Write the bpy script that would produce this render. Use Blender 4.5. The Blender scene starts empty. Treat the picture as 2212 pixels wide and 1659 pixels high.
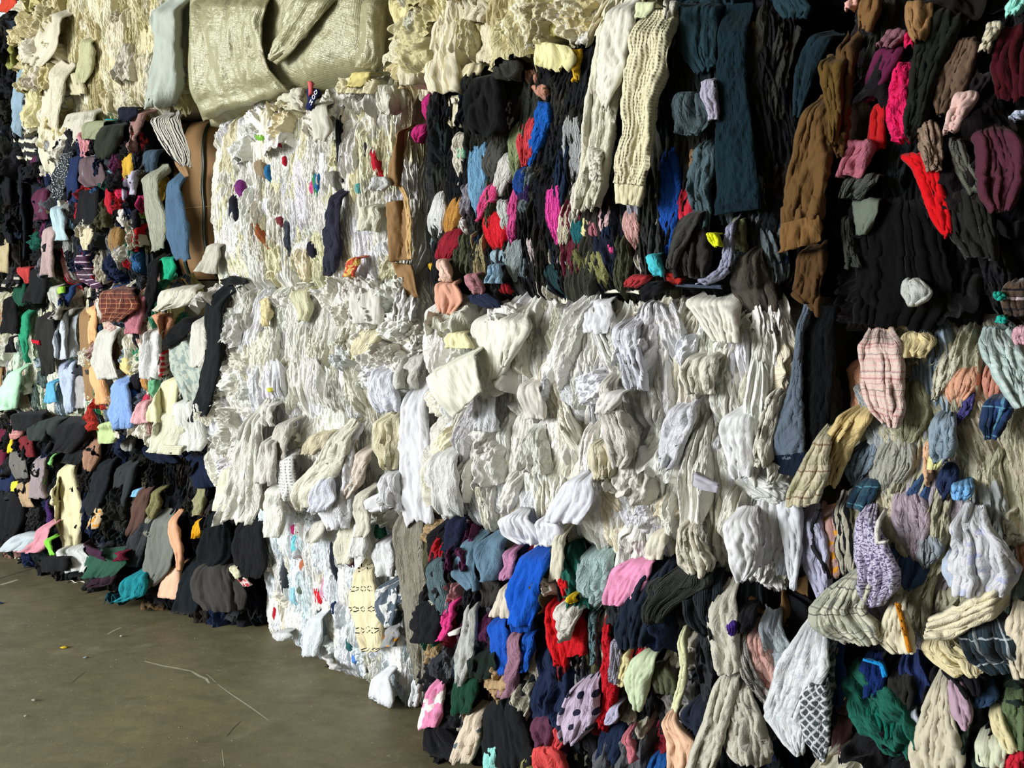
import bpy, math, random
import numpy as np
from mathutils import Vector, Matrix

random.seed(7)
rng = np.random.default_rng(7)
SC = bpy.context.scene
COL = SC.collection

# ------------------------------------------------------------------ camera, world, light, exposure
FPX, CX, CY, CAM_H, PITCH = 1660.0, 1106.0, 829.5, 1.60, math.radians(4.4)
cam_d = bpy.data.cameras.new('camera')
cam_d.sensor_fit = 'HORIZONTAL'; cam_d.sensor_width = 36.0
cam_d.lens = FPX / 2212.0 * 36.0
cam_d.clip_start = 0.02
cam = bpy.data.objects.new('camera', cam_d)
cam.location = (0, 0, CAM_H)
cam.rotation_euler = (math.radians(90) - PITCH, 0, 0)
COL.objects.link(cam); SC.camera = cam

world = bpy.data.worlds.new('world'); SC.world = world
world.use_nodes = True
bg = world.node_tree.nodes['Background']
bg.inputs[0].default_value = (0.86, 0.94, 1.0, 1); bg.inputs[1].default_value = 1.6

def area_light(name, loc, target, sx, sy, power, color):
    l = bpy.data.lights.new(name, 'AREA'); l.shape = 'RECTANGLE'; l.size = sx; l.size_y = sy
    l.energy = power; l.color = color
    o = bpy.data.objects.new(name, l); COL.objects.link(o)
    o.location = loc
    d = Vector(target) - Vector(loc)
    o.rotation_euler = d.to_track_quat('-Z', 'Y').to_euler()
    return o
# daylight coming in through the big roller door on the left, and an added warm fill lamp for the top rows
area_light('door_daylight', (-11.0, -1.9, 3.0), (0.0, 2.6, 0.9), 5.0, 3.6, 3300, (0.97, 0.99, 1.0))
area_light('added_warm_fill', (-3.4, -0.6, 5.3), (-1.0, 3.0, 1.6), 2.4, 2.4, 90, (1.0, 0.90, 0.66))

SC.view_settings.view_transform = 'Standard'
try: SC.view_settings.look = 'None'
except Exception: pass
SC.view_settings.gamma = 1.0
SC.view_settings.use_curve_mapping = False
SC.view_settings.exposure = -0.62

# ------------------------------------------------------------------ helpers
def srgb(h):
    if isinstance(h, str):
        h = h.lstrip('#'); c = [int(h[i:i+2], 16) / 255 for i in (0, 2, 4)]
    else: c = list(h)
    return [x / 12.92 if x <= 0.04045 else ((x + 0.055) / 1.055) ** 2.4 for x in c]

def hash2(ix, iy, seed):
    n = (ix.astype(np.int64) * 374761393 + iy.astype(np.int64) * 668265263 + seed * 1274126177) & 0xffffffff
    n = ((n ^ (n >> 13)) * 1274126177) & 0xffffffff
    return ((n ^ (n >> 16)) & 0xffff) / 65535.0 * 2 * math.pi

def perlin(x, y, seed=0):
    x = np.asarray(x, float); y = np.asarray(y, float)
    x, y = np.broadcast_arrays(x, y)
    x0 = np.floor(x); y0 = np.floor(y); fx = x - x0; fy = y - y0
    sx = fx * fx * fx * (fx * (fx * 6 - 15) + 10); sy = fy * fy * fy * (fy * (fy * 6 - 15) + 10)
    def g(i, j):
        a = hash2(x0 + i, y0 + j, seed)
        return np.cos(a) * (fx - i) + np.sin(a) * (fy - j)
    a = g(0, 0) * (1 - sx) + g(1, 0) * sx
    b = g(0, 1) * (1 - sx) + g(1, 1) * sx
    return (a * (1 - sy) + b * sy) * 1.5

def sstep(x): 
    x = np.clip(x, 0, 1); return x * x * (3 - 2 * x)

def grid_mesh(name, P, UV, mat=None, flip=False):
    """P: (m, n, 3) grid of points; one smooth mesh."""
    m, n = P.shape[:2]
    me = bpy.data.meshes.new(name)
    idx = np.arange(m * n).reshape(m, n)
    q = np.stack([idx[:-1, :-1], idx[:-1, 1:], idx[1:, 1:], idx[1:, :-1]], -1).reshape(-1, 4)
    if flip: q = q[:, ::-1]
    me.vertices.add(m * n); me.vertices.foreach_set('co', P.reshape(-1).astype(np.float32))
    k = len(q)
    me.loops.add(k * 4); me.loops.foreach_set('vertex_index', q.reshape(-1).astype(np.int32))
    me.polygons.add(k)
    me.polygons.foreach_set('loop_start', np.arange(0, k * 4, 4, dtype=np.int32))
    try: me.polygons.foreach_set('loop_total', np.full(k, 4, np.int32))
    except Exception: pass
    me.polygons.foreach_set('use_smooth', np.ones(k, bool))
    uvl = me.uv_layers.new(name='UVMap')
    uvl.data.foreach_set('uv', UV.reshape(-1, 2)[q.reshape(-1)].reshape(-1).astype(np.float32))
    me.update(calc_edges=True); me.validate()
    if mat: me.materials.append(mat)
    return me

def poly_mesh(name, verts, faces, mat=None, smooth=False):
    me = bpy.data.meshes.new(name); me.from_pydata([tuple(v) for v in verts], [], faces); me.update()
    if smooth:
        for p in me.polygons: p.use_smooth = True
    if mat: me.materials.append(mat)
    return me

def link(name, data, parent=None, label=None, cat=None, group=None, kind=None):
    o = bpy.data.objects.new(name, data); COL.objects.link(o)
    if parent is not None: o.parent = parent
    if label: o['label'] = label
    if cat: o['category'] = cat
    if group: o['group'] = group
    if kind: o['kind'] = kind
    return o

# ------------------------------------------------------------------ materials
def nt(mat):
    mat.use_nodes = True
    t = mat.node_tree; t.nodes.clear()
    out = t.nodes.new('ShaderNodeOutputMaterial'); b = t.nodes.new('ShaderNodeBsdfPrincipled')
    t.links.new(b.outputs[0], out.inputs[0])
    return t, b
def N(t, typ, **kw):
    n = t.nodes.new(typ)
    for k, v in kw.items(): setattr(n, k, v)
    return n
def mixc(t, fac, a, b, blend='MIX'):
    n = N(t, 'ShaderNodeMix', data_type='RGBA', blend_type=blend)
    for sock, v in ((n.inputs[0], fac), (n.inputs[6], a), (n.inputs[7], b)):
        if hasattr(v, 'links'): t.links.new(v, sock)
        elif isinstance(v, (int, float)): sock.default_value = v
        else: sock.default_value = list(v)[:3] + [1]
    return n.outputs[2]
def mth(t, op, a, b=None, c=None):
    n = N(t, 'ShaderNodeMath', operation=op)
    for i, v in enumerate((a, b, c)):
        if v is None: continue
        if hasattr(v, 'links'): t.links.new(v, n.inputs[i])
        else: n.inputs[i].default_value = v
    return n.outputs[0]

def fabric(name, wrinkle=0.5, weave=900.0, sheen=0.15, rough=0.9, pattern=None, spec=0.08, wscale=26.0, knit=False, weave_amt=0.12, var=0.16):
    """Cloth. Colour comes from the object's own colour; pattern(t, base, uv) may print on it."""
    m = bpy.data.materials.new(name); t, b = nt(m)
    oi = N(t, 'ShaderNodeObjectInfo'); uvn = N(t, 'ShaderNodeUVMap'); uv = uvn.outputs[0]
    base = oi.outputs['Color']
    off = N(t, 'ShaderNodeVectorMath', operation='ADD'); t.links.new(uv, off.inputs[0])
    cmb = N(t, 'ShaderNodeCombineXYZ'); t.links.new(mth(t, 'MULTIPLY', oi.outputs['Random'], 37.0), cmb.inputs[2])
    t.links.new(cmb.outputs[0], off.inputs[1])
    if pattern: base = pattern(t, base, uv)
    n1 = N(t, 'ShaderNodeTexNoise'); n1.inputs['Scale'].default_value = 9; n1.inputs['Detail'].default_value = 3
    t.links.new(off.outputs[0], n1.inputs['Vector'])
    fac = mth(t, 'MULTIPLY_ADD', n1.outputs[0], var * 2, 1 - var)
    sc = N(t, 'ShaderNodeVectorMath', operation='SCALE'); t.links.new(base, sc.inputs[0]); t.links.new(fac, sc.inputs['Scale'])
    t.links.new(sc.outputs[0], b.inputs['Base Color'])
    b.inputs['Roughness'].default_value = rough
    b.inputs['Specular IOR Level'].default_value = spec
    b.inputs['Sheen Weight'].default_value = sheen
    b.inputs['Sheen Roughness'].default_value = 0.5
    # fine creases running mostly along the cloth + weave
    mp = N(t, 'ShaderNodeMapping'); mp.inputs['Scale'].default_value = (2.2, 0.5, 1); t.links.new(off.outputs[0], mp.inputs[0])
    n2 = N(t, 'ShaderNodeTexNoise'); n2.inputs['Scale'].default_value = wscale; n2.inputs['Detail'].default_value = 4
    n2.inputs['Roughness'].default_value = 0.55; n2.inputs['Distortion'].default_value = 0.9
    t.links.new(mp.outputs[0], n2.inputs['Vector'])
    bil = mth(t, 'POWER', mth(t, 'ABSOLUTE', mth(t, 'SUBTRACT', n2.outputs[0], 0.5)), 0.8)
    bmp = N(t, 'ShaderNodeBump'); bmp.inputs['Strength'].default_value = wrinkle; bmp.inputs['Distance'].default_value = 0.03
    t.links.new(bil, bmp.inputs['Height'])
    if knit:
        wv = N(t, 'ShaderNodeTexWave', wave_type='BANDS', bands_direction='X'); wv.inputs['Scale'].default_value = weave
        wv.inputs['Distortion'].default_value = 0.4
        wv2 = N(t, 'ShaderNodeTexWave', wave_type='BANDS', bands_direction='Y'); wv2.inputs['Scale'].default_value = weave
        t.links.new(uv, wv.inputs[0]); t.links.new(uv, wv2.inputs[0])
        hh = mth(t, 'MULTIPLY', wv.outputs['Fac'], mth(t, 'MULTIPLY_ADD', wv2.outputs['Fac'], 0.7, 0.3))
    else:
        nz = N(t, 'ShaderNodeTexNoise'); nz.inputs['Scale'].default_value = weave; t.links.new(uv, nz.inputs['Vector']); hh = nz.outputs[0]
    b2 = N(t, 'ShaderNodeBump'); b2.inputs['Strength'].default_value = weave_amt; b2.inputs['Distance'].default_value = 0.004
    t.links.new(hh, b2.inputs['Height']); t.links.new(bmp.outputs[0], b2.inputs['Normal'])
    t.links.new(b2.outputs[0], b.inputs['Normal'])
    return m

def plain(name, col, rough=0.7, noise=8.0, var=0.2, bump=0.0, metallic=0.0, bscale=40.0):
    m = bpy.data.materials.new(name); t, b = nt(m)
    tc = N(t, 'ShaderNodeTexCoord')
    n1 = N(t, 'ShaderNodeTexNoise'); n1.inputs['Scale'].default_value = noise; n1.inputs['Detail'].default_value = 5
    t.links.new(tc.outputs['Object'], n1.inputs['Vector'])
    fac = mth(t, 'MULTIPLY_ADD', n1.outputs[0], var * 2, 1 - var)
    sc = N(t, 'ShaderNodeVectorMath', operation='SCALE'); sc.inputs[0].default_value = srgb(col); t.links.new(fac, sc.inputs['Scale'])
    t.links.new(sc.outputs[0], b.inputs['Base Color']); b.inputs['Roughness'].default_value = rough; b.inputs['Metallic'].default_value = metallic
    if bump:
        n2 = N(t, 'ShaderNodeTexNoise'); n2.inputs['Scale'].default_value = bscale; n2.inputs['Detail'].default_value = 4
        t.links.new(tc.outputs['Object'], n2.inputs['Vector'])
        bm = N(t, 'ShaderNodeBump'); bm.inputs['Strength'].default_value = bump; bm.inputs['Distance'].default_value = 0.01
        t.links.new(n2.outputs[0], bm.inputs['Height']); t.links.new(bm.outputs[0], b.inputs['Normal'])
    return m

# printed patterns (flat print on cloth, laid out in metres of cloth)
def uvsplit(t, uv):
    s = N(t, 'ShaderNodeSeparateXYZ'); t.links.new(uv, s.inputs[0]); return s.outputs[0], s.outputs[1]
def bandf(t, x, period, duty, soft=0.03):
    f = mth(t, 'FRACT', mth(t, 'DIVIDE', x, period)); return mth(t, 'LESS_THAN', f, duty)
def P_stripes(axis, bands):
    def f(t, base, uv):
        x, y = uvsplit(t, uv); a = x if axis == 'x' else y; c = base
        for period, duty, shift, col in bands:
            c = mixc(t, bandf(t, mth(t, 'ADD', a, shift), period, duty), c, srgb(col))
        return c
    return f
def P_plaid(period, cols):
    def f(t, base, uv):
        x, y = uvsplit(t, uv); c = base
        for duty, shift, col, amt in cols:
            for a in (x, y):
                fac = mth(t, 'MULTIPLY', bandf(t, mth(t, 'ADD', a, shift), period, duty), amt)
                c = mixc(t, fac, c, srgb(col))
        return c
    return f
def P_spots(scale, thr, col, rnd=1.0, feature='F1'):
    def f(t, base, uv):
        v = N(t, 'ShaderNodeTexVoronoi', voronoi_dimensions='2D'); v.inputs['Scale'].default_value = scale
        v.inputs['Randomness'].default_value = rnd
        t.links.new(uv, v.inputs['Vector'])
        return mixc(t, mth(t, 'LESS_THAN', v.outputs['Distance'], thr), base, srgb(col))
    return f
def P_mottle(scale, thr, col, amt=1.0):
    def f(t, base, uv):
        n = N(t, 'ShaderNodeTexNoise'); n.inputs['Scale'].default_value = scale; n.inputs['Detail'].default_value = 2
        t.links.new(uv, n.inputs['Vector'])
        return mixc(t, mth(t, 'MULTIPLY', mth(t, 'GREATER_THAN', n.outputs[0], thr), amt), base, srgb(col))
    return f
def P_diamond(period, col):
    def f(t, base, uv):
        x, y = uvsplit(t, uv)
        a = mth(t, 'ADD', x, y); bb = mth(t, 'SUBTRACT', x, y)
        fa = mth(t, 'ABSOLUTE', mth(t, 'SUBTRACT', mth(t, 'FRACT', mth(t, 'DIVIDE', a, period)), 0.5))
        fb = mth(t, 'ABSOLUTE', mth(t, 'SUBTRACT', mth(t, 'FRACT', mth(t, 'DIVIDE', bb, period)), 0.5))
        d = mth(t, 'MAXIMUM', fa, fb)
        ring1 = mth(t, 'LESS_THAN', d, 0.38)
        r = mth(t, 'SQRT', mth(t, 'ADD', mth(t, 'MULTIPLY', fa, fa), mth(t, 'MULTIPLY', fb, fb)))
        ring2 = mth(t, 'MULTIPLY', mth(t, 'LESS_THAN', r, 0.28), mth(t, 'GREATER_THAN', r, 0.17))
        c = mixc(t, ring1, base, srgb(col)); c = mixc(t, ring2, c, srgb('23262a'))
        return mixc(t, mth(t, 'LESS_THAN', r, 0.08), c, srgb('23262a'))
    return f
def P_cross(period, col):
    def f(t, base, uv):
        x, y = uvsplit(t, uv)
        fx = mth(t, 'SUBTRACT', mth(t, 'FRACT', mth(t, 'DIVIDE', x, period)), 0.5)
        fy = mth(t, 'SUBTRACT', mth(t, 'FRACT', mth(t, 'DIVIDE', y, period * 1.7)), 0.5)
        ax = mth(t, 'ABSOLUTE', fx); ay = mth(t, 'ABSOLUTE', mth(t, 'MULTIPLY', fy, 3.4))
        ln = mth(t, 'LESS_THAN', mth(t, 'ABSOLUTE', mth(t, 'SUBTRACT', mth(t, 'MULTIPLY', ax, 1.0), ay)), 0.09)
        gap = mth(t, 'MULTIPLY', mth(t, 'GREATER_THAN', ax, 0.13), mth(t, 'LESS_THAN', ax, 0.44))
        return mixc(t, mth(t, 'MULTIPLY', ln, gap), base, srgb(col))
    return f

M = {}
M['cotton'] = fabric('cotton_cloth', 0.5, 800, 0.03, wscale=36)
M['crinkle'] = fabric('crinkled_cotton', 0.7, 700, 0.03, wscale=44)
M['knit'] = fabric('wool_knit', 0.3, 90, 0.05, knit=True, weave_amt=0.9)
M['waffle'] = fabric('chunky_knit', 0.15, 34, 0.05, knit=True, weave_amt=1.0)
M['fleece'] = fabric('brushed_fleece', 0.35, 420, 0.08, weave_amt=0.5)
M['denim'] = fabric('denim', 0.5, 1200, 0.03, weave_amt=0.25, var=0.3)
M['velvet'] = fabric('velour', 0.3, 500, 0.04, rough=0.85, spec=0.04)
M['smooth'] = fabric('smooth_sheet', 0.25, 900, 0.05, wscale=12, var=0.08)
# ------------------------------------------------------------------ the row frame: s runs right along the stacked row, o comes out of it towards the aisle
O0 = np.array([-0.29, 2.87]); E_S = np.array([0.8, -0.6]); E_O = np.array([-0.6, -0.8])
def row(s, o=0.0, z=0.0):
    p = O0 + E_S * s + E_O * o
    return np.array([p[0], p[1], z])

def ray(x, y):
    c, s = math.cos(PITCH), math.sin(PITCH)
    dx, dy = (np.asarray(x, float) - CX) / FPX, (np.asarray(y, float) - CY) / FPX
    return np.stack([dx, c - dy * s, -s - dy * c], -1)      # direction from the lens
CAMP = np.array([0, 0, CAM_H])
def on_floor(x, y, z=0.0):
    r = ray(x, y); k = (z - CAM_H) / r[..., 2]
    return CAMP + r * k[..., None]

# ------------------------------------------------------------------ the building
def concrete():
    m = bpy.data.materials.new('worn_concrete'); t, b = nt(m)
    tc = N(t, 'ShaderNodeTexCoord'); co = tc.outputs['Object']
    def noise(sc, det=6, dist=0.0, rough=0.6):
        n = N(t, 'ShaderNodeTexNoise'); n.inputs['Scale'].default_value = sc; n.inputs['Detail'].default_value = det
        n.inputs['Distortion'].default_value = dist; n.inputs['Roughness'].default_value = rough
        t.links.new(co, n.inputs['Vector']); return n.outputs[0]
    def ramp(v, a, b_):
        n = N(t, 'ShaderNodeMapRange'); n.inputs[1].default_value = a; n.inputs[2].default_value = b_; t.links.new(v, n.inputs[0]); return n.outputs[0]
    c = mixc(t, ramp(noise(1.1, 6, 0.6), 0.35, 0.68), srgb('655e45'), srgb('7d7558'))
    c = mixc(t, mth(t, 'MULTIPLY', ramp(noise(5.5, 8, 1.0), 0.52, 0.75), 0.55), c, srgb('575240'))
    c = mixc(t, mth(t, 'MULTIPLY', ramp(noise(2.3, 5, 1.5), 0.60, 0.72), 0.35), c, srgb('a09a84'))
    c = mixc(t, mth(t, 'MULTIPLY', ramp(noise(60, 3), 0.62, 0.7), 0.4), c, srgb('4e4a3a'))
    c = mixc(t, mth(t, 'MULTIPLY', ramp(noise(34, 2), 0.70, 0.74), 0.5), c, srgb('b5ae98'))
    mp = N(t, 'ShaderNodeMapping'); mp.inputs['Scale'].default_value = (3.0, 5.0, 1); mp.inputs['Rotation'].default_value = (0, 0, .5); t.links.new(co, mp.inputs[0])
    st = N(t, 'ShaderNodeTexNoise'); st.inputs['Scale'].default_value = 3.0; st.inputs['Detail'].default_value = 9; st.inputs['Roughness'].default_value = .68; t.links.new(mp.outputs[0], st.inputs['Vector'])
    c = mixc(t, mth(t, 'MULTIPLY', ramp(st.outputs[0], .48, .74), .35), c, srgb('9a9270'))
    c = mixc(t, mth(t, 'MULTIPLY', ramp(st.outputs[0], .48, .25), .35), c, srgb('4a4530'))
    t.links.new(c, b.inputs['Base Color'])
    r = N(t, 'ShaderNodeMapRange'); r.inputs[3].default_value = 0.38; r.inputs[4].default_value = 0.68
    t.links.new(noise(3.5, 6), r.inputs[0]); t.links.new(r.outputs[0], b.inputs['Roughness'])
    b.inputs['Specular IOR Level'].default_value = 0.35
    bm = N(t, 'ShaderNodeBump'); bm.inputs['Strength'].default_value = 0.12; bm.inputs['Distance'].default_value = 0.01
    t.links.new(noise(45, 6), bm.inputs['Height']); t.links.new(bm.outputs[0], b.inputs['Normal'])
    return m
M['concrete'] = concrete()
M['steel'] = plain('painted_steel_sheet', '6b6a60', 0.6)
M['dark_steel'] = plain('dark_corrugated_sheet', '2c2a26', 0.7)
M['asphalt'] = plain('pale_yard_paving', 'c9c9c4', 0.9, 3, 0.1)

def slab(name, corners, thick, mat, kind='structure'):
    """flat slab from four corners (counter-clockwise seen from its face), thickened backwards"""
    c = [Vector(p) for p in corners]; n = (c[1] - c[0]).cross(c[3] - c[0]).normalized()
    v = c + [p - n * thick for p in c]
    f = [(0,1,2,3), (7,6,5,4), (0,4,5,1), (1,5,6,2), (2,6,7,3), (3,7,4,0)]
    return link(name, poly_mesh(name, v, f, mat), kind=kind)
slab('floor', [(-7, -4, 0), (6, -4, 0), (6, 8.2, 0), (-7, 8.2, 0)], 0.2, M['concrete'])
slab('ground_outside', [(-40, -30, -0.06), (-7, -30, -0.06), (-7, 40, -0.06), (-40, 40, -0.06)], 0.2, M['asphalt'])
slab('ceiling', [(-7, -4, 5.6), (-7, 8.2, 5.6), (6, 8.2, 5.6), (6, -4, 5.6)], 0.15, M['dark_steel'])
a, b_ = row(-4.9, -1.25), row(5.2, -1.25)
slab('wall_back', [(a[0], a[1], 0), (b_[0], b_[1], 0), (b_[0], b_[1], 5.6), (a[0], a[1], 5.6)], 0.15, M['dark_steel'])
slab('wall_right', [(6, 8.2, 0), (6, -4, 0), (6, -4, 5.6), (6, 8.2, 5.6)], 0.15, M['steel'])
slab('wall_front', [(6, -4, 0), (-7, -4, 0), (-7, -4, 5.6), (6, -4, 5.6)], 0.15, M['steel'])
slab('trim_1', [(-7, -4, 4.3), (-7, 8.2, 4.3), (-7, 8.2, 5.6), (-7, -4, 5.6)], 0.2, M['steel'])   # lintel over the open roller door

# ------------------------------------------------------------------ squeezed pieces of clothing (shared meshes)
def billow(x, y, seed): return np.abs(perlin(x, y, seed))
def piece_mesh(kind, seed, mat):
    r = np.random.default_rng(seed)
    U = lambda a, b: float(r.uniform(a, b))
    m, n = 72, 46
    if kind == 'rib':      w, L, f, amp, b0 = U(.10,.16), U(.30,.48), U(7,12), U(.008,.013), .012
    elif kind == 'pleat':  w, L, f, amp, b0 = U(.065,.115), U(.20,.38), U(3,5), U(.011,.017), .018
    elif kind == 'spindle':w, L, f, amp, b0 = U(.05,.085), U(.18,.32), U(2,3.5), U(.009,.014), .022
    elif kind == 'crumple':w, L, f, amp, b0 = U(.12,.18), U(.12,.19), U(2,3), U(.022,.032), .03
    elif kind == 'flap':   w, L, f, amp, b0 = U(.10,.17), U(.16,.28), U(1.5,3), U(.016,.028), .02
    elif kind == 'roll':   w, L, f, amp, b0 = U(.05,.08), U(.16,.28), U(1.5,2.5), U(.012,.018), .035
    amp *= 1.35
    t = np.linspace(0, 1, m)[:, None]; s = np.linspace(-1, 1, n)[None, :]
    t, s = np.broadcast_arrays(t, s)
    # outline
    if kind in ('spindle', 'roll'):
        wid = (np.sin(np.pi * (0.06 + 0.88 * t)) ** U(.5, .9))
    elif kind == 'flap':
        wid = 0.45 + 0.55 * sstep(t * U(1.2, 2.2))
    elif kind == 'crumple':
        wid = np.sqrt(np.clip(1 - (2 * t - 1) ** 2 * 0.85, 0, 1))
    else:
        wid = 0.26 + 0.74 * np.clip(np.sin(np.pi * (0.04 + 0.92 * t)), 0, 1) ** U(.45, .8)
    wid = wid * (1 + 0.18 * perlin(t * 3 + 7, t * 0 + U(0, 50), seed))
    cxl = 0.25 * perlin(t * U(1.2, 2.4), t * 0 + U(0, 90), seed + 1) + U(-.12, .12) * (t - .5)
    warp = 0.55 * perlin(s * 1.3, t * U(2.0, 4.0), seed + 2) + 0.25 * perlin(s * 3, t * 7, seed + 3)
    if kind == 'crumple':
        ww = perlin(s * 1.6, t * 3, seed + 2) * .7
        h = amp * (1.3 * billow(s * 1.5 + ww, t * 2.6 + ww, seed + 4) + .55 * billow(s * 3.2 - ww, t * 5.5 + ww, seed + 5) + .3 * billow(s * 6 + ww, t * 10 - ww, seed + 6) + .15 * billow(s * 12, t * 19 + ww, seed + 16))
    else:
        ph = s * f / 2 + warp * (1.0 if kind != 'rib' else 1.4)
        rg = np.abs(np.sin(np.pi * ph + U(0, 3)))            # round crests, sharp valleys
        mod = 0.45 + 0.75 * np.clip(0.5 + perlin(s * f * .35, t * 3.2, seed + 7), 0, 1)
        h = amp * (rg * mod + .45 * billow(s * f * .8 + warp, t * (L / w) * 1.6, seed + 8) + .30 * billow(s * f * 1.6, t * (L / w) * 4, seed + 9) + .30 * billow(s * f * 2.9 + warp * 2, t * (L / w) * 2.4 + warp, seed + 19))
    es = sstep((1 - np.abs(s)) * 3.2)
    if kind == 'flap':
        et = sstep(t * 5)
        env = (0.35 + 0.65 * es) * et
        hem = (t > .9) * (t - .9) * 10
        h = h * (0.5 + 0.9 * t) + 0.02 * t + 0.012 * hem * perlin(s * 2.5, t * 0 + 3.3, seed + 11)
    else:
        j1 = 1 + .5 * perlin(s * 2.2, t * 0 + U(0, 40), seed + 13); j2 = 1 + .5 * perlin(s * 2.2, t * 0 + U(0, 40), seed + 14)
        et = sstep(t * 3.4 * j1) * sstep((1 - t) * 3.4 * j2)
        env = es * et
    dome = b0 * np.sqrt(np.clip(1 - s * s, 0, 1)) * sstep(t * 3) * (1 if kind == 'flap' else sstep((1 - t) * 3))
    z = (dome + h) * env - 0.05 * (1 - env) * (1 if kind != 'flap' else .4)
    x = (s * wid + cxl * .6) * w / 2 + 0.22 * (h - h.mean()) * np.sign(U(-1, 1)) * env
    y = -(t - .5) * L
    if kind != 'flap': y = y + L * .06 * perlin(s * 1.8, t * 0 + U(0, 30), seed + 15) + L * .02 * perlin(s * 4, t * 2, seed + 16)
    if kind == 'flap': y = y - 0.03 * perlin(s * 2.2 + 5, t * 0, seed + 12) * t
    P = np.stack([x, y, z], -1)
    UV = np.stack([s * w / 2 + .5, t * L], -1)
    return grid_mesh(kind + '_piece', P, UV, mat, flip=True), w, L

KINDS = {'rib': 10, 'pleat': 12, 'spindle': 10, 'crumple': 10, 'flap': 10, 'roll': 8}
PROTO = {}
_sd = 100
for k, cnt in KINDS.items():
    for fam in ('cotton', 'crinkle', 'fleece', 'knit'):
        PROTO[(k, fam)] = []
    for i in range(cnt):
        _sd += 17
        me, w, L = piece_mesh(k, _sd, M['cotton'])
        for fam in ('cotton', 'crinkle', 'fleece', 'knit'):
            if fam == 'cotton': mm = me
            else:
                mm = me.copy(); mm.materials.clear(); mm.materials.append(M[fam])
            PROTO[(k, fam)].append((mm, w, L))

def jitter(hexc, amt, r):
    c = np.array(srgb(hexc)); 
    c = c * (1 + r.uniform(-amt, amt)) * (1 + r.uniform(-amt * .15, amt * .15, 3))
    return (*np.clip(c, 0, 1), 1)

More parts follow.
